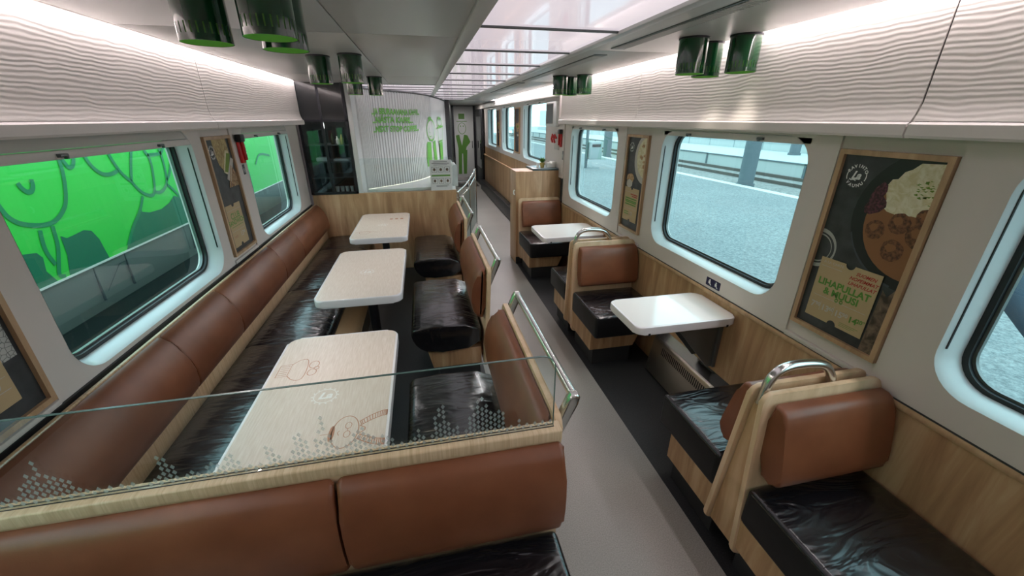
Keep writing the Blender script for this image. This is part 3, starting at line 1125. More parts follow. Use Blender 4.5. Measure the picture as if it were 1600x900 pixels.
def wall_table(y0, y1, label, plate):
    t = empty('wall_table', (1.33, (y0 + y1) / 2, 0), label, 'table', 'white tables fixed to the right wall')
    ol = rrect(1.025, 1.628, y0, y1, .045, 6, (1, 1, 1, 1))
    MB().prism(ol, lambda u, v, a_: (u, v, a_), .697, .742, .008, 3).build('tabletop', 'table_rim', t)
    MB().prism(rrect(1.037, 1.616, y0 + .012, y1 - .012, .036, 6), lambda u, v, a_: (u, v, a_), .7421, .7427).build('top_inlay', 'table_plain', t)
    for xq in (1.09, 1.56):
        MB().box(xq, xq + .012, y0 - .002, y0 + .012, .692, .706).build('rubber_stop', 'black_rubber', t)
    # triangular bracket down to the wall
    yb_ = (y0 + y1) / 2
    for yq in (yb_ - .075, yb_ + .068):
        MB().prism([(1.30, .697), (1.628, .697), (1.628, .36), (1.585, .36)], lambda u, v, a_: (u, a_, v), yq, yq + .007).build('bracket', 'grey_metal', t)
    MB().box(1.614, 1.633, yb_ - .09, yb_ + .09, .36, .697, .002).build('wall_plate', 'grey_metal', t)
    return t


wall_table(1.655, 2.020, 'near white table fixed to the right wall between two benches', True)
wall_table(3.400, 3.890, 'far white table fixed to the right wall, beside the far bench', True)

# heater cover under the near and far wall tables
for (ya, yb, lb) in ((1.50, 2.29, 'metal heater cover with slots on the wall under the near right table'), (3.44, 4.12, 'metal heater cover on the wall under the far right table')):
    t = empty('heater_cover', (1.6, (ya + yb) / 2, 0), lb, 'heater', 'heater covers along the right wall')
    MB().prism([(1.522, .012), (1.560, .272), (1.572, .290), (1.633, .325), (1.633, .012)], lambda u, v, a_: (u, a_, v), ya, yb, .002, 1).build('housing', 'brushed_steel', t)
    mb = MB()
    n = int((yb - ya - .2) / .018)
    for k in range(n):
        y = ya + .1 + k * .018
        mb.prism([(1.5480, .200), (1.5560, .254), (1.560, .253), (1.5515, .199)], lambda u, v, a_: (u, a_, v), y, y + .008)
    mb.build('slots', 'black_rubber', t)
    MB().prism([(1.5725, .2915), (1.632, .326), (1.632, .330), (1.571, .2945)], lambda u, v, a_: (u, a_, v), ya, yb).build('top_plate', 'steel', t)

# ------------------------------------------------------------------ left: long sofa
S = empty('wall_sofa', (-1.0, 3.0, 0), 'long sofa of brown backs and black seats along the left wall', 'sofa')
MB().box(XL + .032, XL + .046, .95, 4.96, .40, .845, .003).build('back_board', 'oak_edge', S)
MB().box(-1.235, -1.165, .95, 4.96, .44, .535, .004).build('wooden_strip', 'oak_edge', S)
prof = smooth_closed([(-1.24, .535), (-1.185, .528), (-1.135, .56), (-1.125, .63), (-1.145, .73), (-1.185, .80), (-1.215, .835), (-1.24, .842)], 1)
cuts = [-.1 + 1.06, 1.88, 2.42, 3.30, 3.85, 4.955]
for a, b_ in zip(cuts, cuts[1:]):
    MB().prism(prof, lambda u, v, t: (u, t, v), a + .002, b_ - .002, .010, 3).build('back_cushion', 'brown_leather', S)
cuts = [.95, 1.15, 2.42, 3.30, 4.42, 4.955]
prof = smooth_closed([(-1.235, .30), (-.80, .285), (-.715, .32), (-.685, .40), (-.71, .452), (-.78, .465), (-1.235, .462)], 1)
for a, b_ in zip(cuts, cuts[1:]):
    MB().prism(prof, lambda u, v, t: (u, t, v), a + .001, b_ - .001, .010, 3).build('seat_cushion', 'black_leather', S)
MB().box(-1.24, -.83, .95, 4.95, 0, .29).build('sofa_base', 'dark_plinth', S)
tag(MB().prism([(-.826, .0), (-.60, .0), (-.62, .10), (-.826, .27)], lambda u, v, a_: (u, a_, v), 1.2, 4.9, .003, 1).build('heater_cover', 'warm_steel'),
    'brass coloured metal heater cover on the floor in front of the long sofa', 'heater', 'heater covers under the left tables')

# left tables on posts


def zf(z):
    return lambda u, v: (u, v, z)


tabs = [(.98, 1.925, 'near cream table with brown cartoon prints, seen partly through the glass screen'),
        (2.365, 3.375, 'middle cream table of the left row with a white round emblem'),
        (3.735, 4.800, 'farthest cream table, next to the oak partition')]
for k, (ya, yb, lb) in enumerate(tabs):
    xa, xb = -.715, -.195
    t = empty('dining_table', ((xa + xb) / 2, (ya + yb) / 2, 0), lb, 'table', 'cream tables along the sofa')
    MB().prism(rrect(xa, xb, ya, yb, .055, 7), lambda u, v, a_: (u, v, a_), .690, .740, .010, 3).build('tabletop', 'table_rim', t)
    MB().prism(rrect(xa + .009, xb - .009, ya + .009, yb - .009, .048, 7), lambda u, v, a_: (u, v, a_), .7401, .7408).build('top_inlay', 'table_laminate', t)
    yc = (ya + yb) / 2
    MB().cyl((-.45, yc), .036, .012, .70, 24).build('post', 'dark_metal', t)
    MB().box(-.60, -.30, yc - .18, yc + .18, .66, .692, .004).build('top_plate', 'dark_metal', t)
    MB().cyl((-.45, yc), .13, .0, .014, 32).build('foot_plate', 'dark_metal', t)
    # printed emblem: ring of small rays round two letters
    g = zf(.7411)
    mb = MB()
    r = .042
    cx, cy = -.452, (1.415, 2.835, 4.24)[k]
    for q in range(14):
        a_ = 2 * PI * q / 14
        mb.poly([(cx + (r + .004) * math.cos(a_ - .1), cy + (r + .004) * math.sin(a_ - .1)), (cx + (r + .012) * math.cos(a_), cy + (r + .012) * math.sin(a_)), (cx + (r + .004) * math.cos(a_ + .1), cy + (r + .004) * math.sin(a_ + .1))], g)
    mb.ribbon(ell(cx, cy, r, r, 28), .003, g, closed=True)
    text_into(mb, 'La', .055, lambda u, v: g(cx + u, cy - .016 + v), 'CENTER', .002, shear=.3)
    mb.build('emblem', 'print_white', t, False)
    if k == 0:
        mb = MB()
        W_ = .0032
        # plain figure lying towards the aisle edge: oval head, cap, round glasses, striped arms
        mb.ribbon(ell(-.343, 1.193, .045, .080, 30), W_, g, closed=True)
        mb.ribbon(ell(-.335, 1.222, .011, .016, 14), W_ * .7, g, closed=True)
        mb.ribbon(ell(-.335, 1.178, .011, .016, 14), W_ * .7, g, closed=True)
        mb.ribbon([(-.335, 1.206), (-.335, 1.194)], W_ * .7, g)
        mb.ribbon([(-.362, 1.20), (-.368, 1.19), (-.362, 1.176)], W_ * .7, g)
        mb.ribbon([(-.395, 1.19), (-.425, 1.19)], W_ * .6, g)
        for sgn, y_ in ((1, 1.235), (-1, 1.150)):
            up = smooth_path([(-.300, y_, 0), (-.262, y_ + sgn * .028, 0), (-.225, y_ + sgn * .045, 0), (-.205, y_ + sgn * .046, 0)], 2)
            dn = smooth_path([(-.292, y_ - sgn * .02, 0), (-.258, y_ + sgn * .002, 0), (-.225, y_ + sgn * .016, 0), (-.205, y_ + sgn * .018, 0)], 2)
            mb.ribbon([(p_.x, p_.y) for p_ in up], W_, g)
            mb.ribbon([(p_.x, p_.y) for p_ in dn], W_, g)
            for i in range(1, len(up), 1):
                mb.ribbon([(up[i].x, up[i].y), (dn[i].x, dn[i].y)], W_ * .8, g)
        mb.ribbon([(-.296, 1.215), (-.276, 1.20), (-.276, 1.188), (-.296, 1.172)], W_, g)
        # a steaming cup and a rose like scribble near the sofa edge
        mb.ribbon([(-.685, 1.585), (-.685, 1.675), (-.640, 1.680), (-.640, 1.590)], W_, g, closed=True)
        for q in range(5):
            y_ = 1.60 + q * .016
            mb.ribbon([(-.678, y_), (-.645, y_ + .002)], W_ * .8, g)
        mb.ribbon([(p_.x, p_.y) for p_ in smooth_path([(-.640, 1.675, 0), (-.61, 1.715, 0), (-.572, 1.71, 0), (-.566, 1.55, 0), (-.61, 1.55, 0), (-.640, 1.59, 0)], 2)], W_, g)
        mb.ribbon(ell(-.545, 1.66, .020, .028, 18), W_, g, closed=True)
        mb.ribbon(ell(-.543, 1.60, .018, .024, 18), W_, g, closed=True)
        mb.ribbon(ell(-.530, 1.63, .010, .012, 12), W_, g, closed=True)
        mb.poly(ell(-.388, 1.19, .010, .040, 16), g)
        mb.build('printed_drawing', 'print_brown', t, False)
    if k == 2:
        mb = MB()
        mb.ribbon(ell(-.60, 3.96, .05, .05, 20), .004, g, closed=True)
        mb.ribbon([(-.68, 3.97), (-.55, 3.99), (-.48, 3.96)], .004, g)
        mb.build('printed_drawing', 'print_brown', t, False)
        mb = MB()
        for q in range(3):
            mb.poly([(-.40 + q * .055, 4.47), (-.37 + q * .055, 4.47), (-.37 + q * .055, 4.52), (-.40 + q * .055, 4.52)], g)
        mb.build('printed_words', 'print_brown', t, False)

# ------------------------------------------------------------------ seats beside the aisle


def aisle_seat(y0, y1, label):
    t = empty('aisle_seat', (.1, (y0 + y1) / 2, 0), label, 'seat', 'single seats between the left tables and the aisle')
    prof = smooth_closed([(.300, .27), (-.06, .262), (-.135, .31), (-.172, .39), (-.165, .445), (-.12, .464), (.300, .462)], 1)
    prof = [(min(u, .300), v) for u, v in prof]
    MB().prism(prof, lambda u, v, a_: (u, a_, v), y0 + .05, y1, .016, 4).build('seat_cushion', 'black_leather', t)
    MB().prism([(-.04, .13), (.30, .13), (.30, .262), (-.07, .262)], lambda u, v, a_: (u, a_, v), y0 + .07, y1 - .02, .003, 1).build('wooden_base', 'oak_panel', t)
    MB().box(.00, .29, y0 + .09, y1 - .04, 0, .13).build('plinth', 'dark_plinth', t)

    def xb(z):
        return .312 + .036 * (z - .15) / .7
    MB().prism(rrect(y0, y1, .14, .865, .03, 5, (1, 1, 1, 1)), lambda u, v, a_: (xb(v) + a_, u, v), 0, .024, .005, 2).build('back_board', 'oak_board', t)
    prof = smooth_closed([(0, .500), (.050, .505), (.088, .56), (.098, .66), (.088, .75), (.052, .825), (.02, .848), (0, .850)], 1)
    MB().prism(prof, lambda u, v, a_: (xb(v) - u, a_, v), y0 + .035, y1 - .035, .030, 4).build('back_cushion', 'brown_leather', t)
    R = MB().tube([(.425, y0 + .075, .905), (.425, y1 - .030, .905)], .0155, 16).build('grab_rail', 'steel', t)
    for ye, sg in ((y0 + .060, 1), (y1 - .015, -1)):
        # flat bracket leaning from the board up to the tube
        MB().prism([(.362, .70), (.350, .775), (.400, .905), (.412, .922), (.436, .922), (.445, .905), (.440, .880)],
                   lambda u, v, a_: (u, a_, v), ye - .018, ye + .018, .012, 4).build('bracket', 'steel', R)
    return t


aisle_seat(.952, 1.875, 'nearest aisle seat with tall brown back, partly behind the glass screen')
aisle_seat(2.370, 3.300, 'middle aisle seat beside the middle cream table')
aisle_seat(3.800, 4.760, 'farthest aisle seat, beside the oak partition')

# ------------------------------------------------------------------ near bench with glass screen
NB = empty('screen_bench', (-.4, .88, 0), 'wide brown bench across the foreground carrying a glass screen with diamond pattern', 'bench')
YB = .905
MB().box(-1.25, .352, YB - .005, YB + .045, .835, .875, .006, 3).build('top_rail', 'oak_edge_across', NB)
MB().box(-1.25, .350, YB, YB + .040, .05, .836).build('back_panel', 'oak_board', NB)
for a, b_ in ((-1.25, -.312), (-.304, .352)):
    prof = smooth_closed([(0, .490), (.035, .488), (.060, .52), (.072, .64), (.062, .76), (.040, .815), (.015, .831), (0, .833)], 1)
    MB().prism(prof, lambda u, v, t: (t, YB - u, v), a, b_, .016, 4).build('back_cushion', 'brown_leather', NB)
MB().box(-1.24, .345, .34, YB - .015, .285, .462, .022, 4).build('seat_cushion', 'black_leather', NB)
MB().box(-1.22, .32, .44, YB - .02, 0, .285).build('wooden_base', 'oak_panel', NB)
GZ0, GZ1, GY = .876, 1.130, YB + .020
GS = MB().prism(rrect(-1.25, .328, GZ0, GZ1, .045, 8, (0, 0, 1, 0)), lambda u, v, a_: (u, a_, v), GY, GY + .006).build('glass_screen', 'screen_glass', NB, False)
# polished green edge of the pane
edge = [(-1.25, GZ1)] + [(p_[0], p_[1]) for p_ in rrect(-1.25, .328, GZ0, GZ1, .045, 8, (0, 0, 1, 0))[2:11][::-1]] + [(.328, GZ0)]
mb = MB()
mb.ribbon(edge, .0016, lambda u, v: (u, GY - .0003, v))
mb.ribbon(edge, .0016, lambda u, v: (u, GY + .0063, v))
for p_, q_ in zip(edge, edge[1:]):
    mb.bm.faces.new([mb.bm.verts.new(c_) for c_ in ((p_[0], GY - .0003, p_[1] + .0008), (q_[0], GY - .0003, q_[1] + .0008), (q_[0], GY + .0063, q_[1] + .0008), (p_[0], GY + .0063, p_[1] + .0008))])
mb.build('polished_edge', 'glass_edge', GS, False)
# etched diamonds: columns of different height standing on the rail
mb = MB()
rd = random.Random(11)
dx, dz = .0125, .0180
peaks = []
x = -1.22
while x < .31:
    peaks.append((x, rd.uniform(2.0, 8.5), rd.uniform(.8, 2.6)))
    x += rd.uniform(.045, .105)
col = 0
x = -1.238
while x < .318:
    h = max(ph_ - abs(x - px_) / dx * sl_ for px_, ph_, sl_ in peaks)
    h = int(max(1 if rd.random() < .8 else 0, h + rd.uniform(-.4, .4)))
    off = (col % 2) * dz / 2
    for j in range(h):
        if j > 1 and j < h - 1 and rd.random() < .06:
            continue
        cz = GZ0 + .003 + dz / 2 + off + j * dz
        mb.poly([(x, cz - dz * .46), (x + dx * .46, cz), (x, cz + dz * .46), (x - dx * .46, cz)], lambda u, v: (u, GY - .0006, v))
    x += dx * .98
    col += 1
mb.build('diamond_pattern', 'diamond_frost', GS, False)
MB().box(-1.25, .330, GY - .003, GY - .001, GZ0 - .002, GZ0 + .0008).box(-1.25, .330, GY + .007, GY + .010, GZ0 - .002, GZ0 + .001).build('glazing_seal', 'black_rubber', GS)

# ------------------------------------------------------------------ far partition, showcase, coffee bar
tag(MB().box(-1.255, .372, YP, YP + .03, 0, .945).build('wall_far', 'oak_panel'), kind='structure')
tag(MB().box(-.755, .375, YP - .002, YP + .034, .945, .953, .002).build('trim_10', 'frame_wood'), kind='structure')
G2 = tag(MB().prism(rrect(-.745, .40, .955, 1.335, .05, 6, (0, 0, 1, 0)), lambda u, v, a_: (u, a_, v), YP + .012, YP + .018).build('glass_screen', 'screen_glass', None, False),
         'clear glass screen standing on the oak partition before the coffee bar', 'glass screen')

# menu card on the screen
N_ = empty('notice_card', (.20, YP, .955), 'white printed notice card standing on the partition at the glass screen', 'notice')
MB().box(.075, .325, YP + .000, YP + .006, .955, 1.305).build('card', 'cabinet_white', N_)
g = lambda u, v: (u, YP - .001, v)
mb = MB()
for k in range(3):
    for (za, zb) in ((1.165, 1.225), (1.035, 1.095)):
        mb.ribbon([(.098 + k * .075, za), (.155 + k * .075, za), (.155 + k * .075, zb), (.098 + k * .075, zb)], .004, g, closed=True)
mb.build('pictogram_frames', 'print_black', N_, False)
mb = MB()
for k in range(3):
    mb.poly(ell(.126 + k * .075, 1.195, .016, .018, 10), g)
    mb.poly(ell(.126 + k * .075, 1.065, .014, .018, 10), g)
mb.build('pictograms', 'earth', N_, False)
mb = MB()
mb.poly([(.09, 1.118), (.31, 1.118), (.31, 1.136), (.09, 1.136)], g)
mb.build('green_band', 'print_green', N_, False)
mb = MB()
for (za, u0, u1) in ((1.28, .12, .28), (1.262, .10, .30), (1.245, .12, .28), (1.012, .14, .29), (.998, .14, .27)):
    mb.poly([(u0, za), (u1, za), (u1, za + .006), (u0, za + .006)], g)
    if za == 1.245:
        mb.build('small_print', 'grey_metal', N_, False)
        mb = MB()
mb.build('small_print', 'grey_metal', N_, False)

# tall black glass showcase with shelves of drinks
SH = empty('showcase', (-1.0, 5.1, 0), 'tall black glass fronted drinks cabinet in the left corner by the partition', 'cabinet')
mb = MB()
mb.box(-1.262, -1.235, YP - .005, YP + .02, .95, ZC)
mb.box(-.785, -.755, YP - .005, YP + .02, .95, ZC)
mb.box(-1.262, -.755, YP - .005, YP + .02, 1.722, 1.742)
mb.box(-1.262, -.755, YP - .005, YP + .02, .95, .975)
mb.box(-1.035, -1.010, YP - .003, YP + .02, .95, ZC)
mb.build('frame', 'dark_metal', SH)
MB().box(-1.235, -.785, YP + .004, YP + .008, .975, 1.722).build('glass_door', 'showcase_glass', SH, False)
MB().box(-1.235, -.785, YP + .004, YP + .010, 1.742, ZC - .002).build('upper_glass', 'black_glass', SH, False)
mb = MB()
mb.box(-1.262, -.76, 5.48, 5.50, .93, ZC)
mb.box(-1.262, -1.25, YP + .03, 5.5, .93, ZC)
mb.box(-.775, -.76, YP + .03, 5.5, .93, ZC)
mb.box(-1.262, -.76, YP + .03, 5.5, .92, .935)
mb.build('carcass', 'dark_plinth', SH)
for z in (1.12, 1.29, 1.47):
    MB().box(-1.24, -.79, 5.03, 5.45, z, z + .010).build('shelf', 'grey_metal', SH)
tag(MB().box(-1.17, -1.05, 5.06, 5.20, 1.302, 1.345, .008).build('folded_napkins', 'cup_white'), 'white folded napkins at the left on a showcase shelf', 'napkins')
tag(MB().box(-.99, -.82, 5.06, 5.20, 1.302, 1.33, .008).build('paper_tray', 'cup_white'), 'flat white paper tray at the right on a showcase shelf', 'tray')
for k, (bx, by, bz, h, mt_) in enumerate(((-.97, 5.1, 1.48, .12, 'bottle_dark'), (-.92, 5.12, 1.48, .09, 'cup_white'), (-.87, 5.1, 1.48, .11, 'pot_gold'), (-.83, 5.12, 1.48, .09, 'bottle_dark'))):
    o = MB().tube([(bx, by, bz + .001), (bx, by, bz + h * .6), (bx, by, bz + h * .75), (bx, by, bz + h)], .02, 14, radii=[.02, .02, .009, .009]).build('bottle', mt_)
    tag(o, ('dark bottle, leftmost on the top showcase shelf', 'pale bottle, second on the top showcase shelf', 'amber bottle, third on the top showcase shelf', 'dark bottle, rightmost on the top showcase shelf')[k], 'bottle', 'bottles on the showcase shelf')
for k in range(4):
    bx = -1.00 + .055 * k
    o = MB().tube([(bx, 5.10, .936), (bx, 5.10, 1.02)], .02, 16, radii=[.017, .024]).build('cup', 'cup_white')
    tag(o, 'white paper cup on the bottom of the showcase, number %s from the left' % ('one', 'two', 'three', 'four')[k], 'cup', 'paper cups in the showcase')
pl = bpy.data.lights.new('showcase_fill', 'POINT')  # fill light added inside the cabinet to lift the dark shelves
pl.energy = .8
pl.color = (1, .93, .8)
pl.shadow_soft_size = .03
po = bpy.data.objects.new('showcase_fill', pl)
COL.objects.link(po)
po.location = (-1.0, 5.04, 1.68)
# white post between showcase and ribbed wall
tag(MB().box(-.752, -.700, YP + .002, YP + .08, .95, ZC, .004).build('trim_11', 'cabinet_white'), kind='structure')
tag(MB().box(-1.3, -.70, 5.5, 5.52, 0, ZC).build('wall_far', 'wall_white'), kind='structure')

# curved ribbed wall of the coffee bar
curve = [(-.700, 5.02), (-.690, 5.30), (-.60, 5.68), (-.408, 5.93), (-.19, 6.18), (-.012, 6.50), (.16, 7.0), (.30, 7.6), (.43, 8.3), (.53, 9.03)]
C2 = [(p_.x, p_.y) for p_ in smooth_path([(a_, b__, 0) for a_, b__ in curve], 2)]
acc = [0]
for p_, q_ in zip(C2, C2[1:]):
    acc.append(acc[-1] + math.hypot(q_[0] - p_[0], q_[1] - p_[1]))


def on_wall(s_, z, off=0.0):
    s_ = max(0, min(acc[-1] - 1e-4, s_))
    for i in range(len(acc) - 1):
        if s_ <= acc[i + 1]:
            break
    f = (s_ - acc[i]) / (acc[i + 1] - acc[i])
    x_ = C2[i][0] + f * (C2[i + 1][0] - C2[i][0])
    y_ = C2[i][1] + f * (C2[i + 1][1] - C2[i][1])
    dx_, dy_ = C2[i + 1][0] - C2[i][0], C2[i + 1][1] - C2[i][1]
    l_ = math.hypot(dx_, dy_)
    return (x_ + dy_ / l_ * off, y_ - dx_ / l_ * off, z)


ds = [(math.hypot(p_[0] + .408, p_[1] - 5.93), a_) for p_, a_ in zip(C2, acc)]
SB = min(ds)[1] - .558      # arc length offset of the lettering


bm = bmesh.new()
prev = None
s_ = 0
while s_ < acc[-1]:
    ph = (s_ / .052) % 1.0
    rib = .014 if (ph < .5 and .22 < s_ < 2.3) else 0
    a_ = bm.verts.new(on_wall(s_, .0, rib))
    b_ = bm.verts.new(on_wall(s_, ZC - .03, rib))
    if prev:
        bm.faces.new((prev[0], a_, b_, prev[1]))
    prev = (a_, b_)
    s_ += .0065
me = bpy.data.meshes.new('wall_far')
bm.to_mesh(me)
bm.free()
tag(link('wall_far', me, 'cabinet_white', None, False), kind='structure')
mb = MB()
pts = [on_wall(acc[-1] * k / 40, ZC - .018, .004) for k in range(41)]
mb.tube(pts, .016, 4)
tag(mb.build('trim_12', 'grey_metal'), kind='structure')


def wall_text(body, s0, s1, z, h, mt_, nm):
    mb = MB()
    wd = s1 - s0
    cu = bpy.data.curves.new('letters', 'FONT')
    cu.body = body
    cu.size = h * 1.35
    cu.offset = .0045
    cu.shear = .10
    o = bpy.data.objects.new('letters', cu)
    me = bpy.data.meshes.new_from_object(o)
    bpy.data.objects.remove(o)
    mxx = max(v_.co.x for v_ in me.vertices)
    vs = [mb.bm.verts.new(on_wall(SB + s0 + v_.co.x / mxx * wd, z + v_.co.y + .004 * math.sin(v_.co.x * 7), .020)) for v_ in me.vertices]
    for p_ in me.polygons:
        mb.bm.faces.new([vs[i] for i in p_.vertices]).material_index = 0
    return mb


T3 = empty('wall_lettering', (-.3, 5.9, 1.6), 'green hand lettered coffee slogan in three languages on the ribbed white wall', 'lettering')
for body, s0, s1, z, h in (('...JA SEURAAVANA KAHVI...', .27, 1.32, 1.800, .072), ('...NÄSTA KAFFE...', .27, 1.10, 1.700, .072), ('...NEXT STOP COFFEE...', .26, 1.26, 1.590, .072)):
    wall_text(body, s0, s1, z, h, 'bar_green', '').build('lettering_line', 'bar_green', T3, False)

DR = empty('wall_drawing', (.1, 7.0, 1.4), 'two green line drawn figures at the right end of the ribbed white wall', 'wall drawing')
gw = lambda u, v: on_wall(SB + u, v, .020)
mb = MB()
mb.ribbon(ell(1.84, 1.58, .25, .155, 30), .026, gw, closed=True)
mb.ribbon([(1.72, 1.62), (1.72, 1.56), (1.76, 1.54)], .012, gw)
mb.ribbon([(1.70, 1.50), (1.78, 1.48), (1.84, 1.50)], .012, gw)
mb.ribbon([(1.56, 1.40), (1.50, 1.25), (1.50, 1.10)], .018, gw)
mb.ribbon([(1.98, 1.40), (2.06, 1.25)], .018, gw)
mb.poly(ell(1.79, 1.75, .10, .03, 14), gw)
mb.build('figure_outline', 'bar_green', DR, False)
mb = MB()
mb.poly([(1.58, 1.42), (1.78, 1.40), (1.76, 1.05), (1.50, 1.05)], gw)
mb.build('figure_clothes', 'bar_green', DR, False)
mb = MB()
mb.poly([(1.90, 1.40), (2.08, 1.42), (2.16, 1.05), (1.92, 1.05)], gw)
mb.build('figure_clothes', 'bar_green', DR, False)
mb = MB()
mb.poly([(2.46, 1.36), (2.84, 1.36), (2.80, 1.05), (2.50, 1.05)], gw)
mb.build('figure_clothes', 'bar_green', DR, False)
mb = MB()
mb.ribbon([(2.34, 1.60), (2.42, 1.38), (2.84, 1.38), (2.96, 1.60)], .03, gw)
mb.ribbon([(2.30, 1.60), (3.0, 1.62)], .03, gw)
mb.ribbon(ell(2.62, 1.69, .22, .07, 20), .03, gw, closed=True)
mb.poly(ell(2.50, 1.77, .05, .02, 10), gw)
mb.build('second_figure', 'bar_green', DR, False)

# curved white counter with a light strip under its edge
CN = empty('bar_counter', (.0, 5.8, 0), 'white curved coffee counter with a glowing strip under its edge', 'counter')
cin = smooth_path([(-.64, 5.02, 0), (-.19, 5.45, 0), (.12, 6.0, 0), (.32, 7.2, 0), (.40, 8.4, 0)], 2)
cout = smooth_path([(-.60, 5.01, 0), (.10, 5.02, 0), (.42, 5.35, 0), (.52, 6.6, 0), (.56, 8.4, 0)], 2)
ol = [(p_.x, p_.y) for p_ in cout] + [(p_.x, p_.y) for p_ in cin][::-1]
MB().prism(ol, lambda u, v, a_: (u, v, a_), .955, .985).build('countertop', 'cabinet_white', CN)
MB().ribbon([(p_.x - .004, p_.y + .004) for p_ in cin], .02, lambda u, v: (u, v, .9875)).build('light_strip', 'counter_led', CN, False)
ol = [(p_.x - .03, p_.y + .03) for p_ in cout] + [(p_.x + .03, p_.y + .02) for p_ in cin][::-1]
MB().prism(ol, lambda u, v, a_: (u, v, a_), 0, .955).build('counter_body', 'cabinet_white', CN)
MB().prism(rrect(.345, .405, .985, 1.235, .025, 4, (0, 0, 1, 1)), lambda u, v, a_: (u, a_, v), 5.06, 5.40).build('end_screen', 'cabinet_white', CN)

# steel gate railing beside the aisle
RG = empty('gate_railing', (.6, 6.0, 0), 'curved steel railing with glass infill between the partition and the aisle', 'railing')
top = [(.385, 5.03, .905), (.44, 5.25, .90), (.56, 5.75, .885), (.72, 6.45, .90), (.86, 7.05, .955)]
MB().tube(smooth_path(top, 2), .015, 10).build('top_rail', 'steel', RG)
low = [(.390, 5.06, .83), (.50, 5.5, .80), (.64, 6.1, .785), (.86, 7.04, .84)]
MB().tube(smooth_path(low, 2), .010, 8).build('lower_rail', 'steel', RG)
for (px_, py_, z1_) in ((.40, 5.10, .905), (.66, 6.18, .89), (.868, 7.06, .97)):
    MB().tube([(px_, py_, 0), (px_, py_, z1_)], .012, 8).build('railing_post', 'steel', RG)
MB().prism([(.45, .03), (.85, .03), (.85, .78), (.45, .74)], lambda u, v, a_: (u, 5.2 + (u - .40) * 4.1 + a_, v), 0, .006).build('glass_infill', 'frost', RG, False)

# oak cabinet at the end of the right benches with its things
CB = empty('oak_cabinet', (1.35, 5.0, 0), 'waist high oak cabinet behind the farthest right bench', 'cabinet')
MB().box(1.085, 1.620, 4.842, 5.18, 0, 1.165, .003).build('cabinet_body', 'oak_panel', CB)
MB().box(1.30, 1.624, 4.85, 5.22, 1.166, 1.190, .004).build('worktop', 'counter_grey', CB)
MB().tube([(1.075, 4.87, .885), (1.062, 4.87, .90), (1.062, 4.87, .93), (1.075, 4.87, .945)], .008, 8).build('latch', 'cup_white', CB)
MB().box(1.086, 1.622, 4.832, 4.842, 0, .09).build('kick_plate', 'dark_plinth', CB)
PT = empty('potted_plant', (1.45, 4.98, 1.19), 'small leafy plant in a golden pot on the oak cabinet', 'plant')
MB().tube([(1.45, 4.98, 1.191), (1.45, 4.98, 1.25)], .03, 18, radii=[.024, .032]).build('pot', 'pot_gold', PT)
mb = MB()
rp = random.Random(3)
for k in range(34):
    a_, e_, l_ = rp.uniform(0, 6.28), rp.uniform(.3, 1.35), rp.uniform(.04, .085)
    d_ = Vector((math.cos(a_) * math.cos(e_), math.sin(a_) * math.cos(e_), math.sin(e_)))
    b0 = Vector((1.45, 4.98, 1.245))
    sd = d_.cross(Vector((0, 0, 1))).normalized() * .011
    mb.bm.faces.new([mb.bm.verts.new(q) for q in (b0, b0 + d_ * l_ * .6 + sd, b0 + d_ * l_, b0 + d_ * l_ * .6 - sd)])
mb.build('leaves', 'plant_green', PT, False)
tag(MB().tube([(1.385, 4.95, 1.191), (1.385, 4.95, 1.25)], .018, 16).build('tumbler', 'cup_white'), 'small white tumbler left of the potted plant', 'cup')
tag(MB().prism([(0, 0), (.10, 0), (.07, .05), (.0, .06)], lambda u, v, a_: (1.50 + u, 4.93 + a_, 1.191 + v), 0, .05, .003, 1).build('napkin_holder', 'cup_white'), 'white napkin holder right of the potted plant', 'napkin holder')
tag(MB().box(1.565, 1.622, 4.96, 5.08, 1.191, 1.255, .004).build('sugar_box', 'cup_white'), 'pale box against the wall at the right end of the cabinet top', 'box')

# monitor and emergency tools on the right wall behind the benches
MN = empty('wall_monitor', (1.6, 5.05, 1.7), 'small white cased wall monitor with dark screen above the oak cabinet', 'monitor')
MB().prism(rrect(4.90, 5.33, 1.66, 1.945, .03, 4), lambda u, v, a_: (a_, u, v), XR - .055, XR - .011, .008, 2).build('case', 'cabinet_white', MN)
MB().prism(rrect(5.02, 5.30, 1.695, 1.915, .01, 3), lambda u, v, a_: (a_, u, v), XR - .0575, XR - .0545).build('screen', 'monitor_screen', MN)
MB().box(XR - .057, XR - .055, 5.01, 5.31, 1.685, 1.925).build('bezel', 'blind_grey', MN)


def hammer(side, y, z, label, name='emergency_hammer'):
    s = -1 if side == 'R' else 1
    x = XR - .010 if side == 'R' else XL
    t = empty(name, (x, y, z), label, 'hammer')
    MB().box(min(x, x + s * .02), max(x, x + s * .02), y - .030, y + .030, z, z + .145, .006).build('holder', 'red_plastic', t)
    MB().tube([(x + s * .026, y + .015, z + .02), (x + s * .030, y, z + .17)], .012, 10).build('hammer_grip', 'red_plastic', t)
    MB().box(min(x + s * .008, x + s * .05), max(x + s * .008, x + s * .05), y - .055, y + .018, z + .145, z + .195, .008).build('hammer_head', 'black_rubber', t)
    mb = MB()
    for k in range(6):
        mb.box(min(x + s * .0395, x + s * .041), max(x + s * .0395, x + s * .041), y + .010, y + .016, z + .03 + k * .018, z + .036 + k * .018)
    mb.build('hammer_marks', 'cup_white', t)
    return t


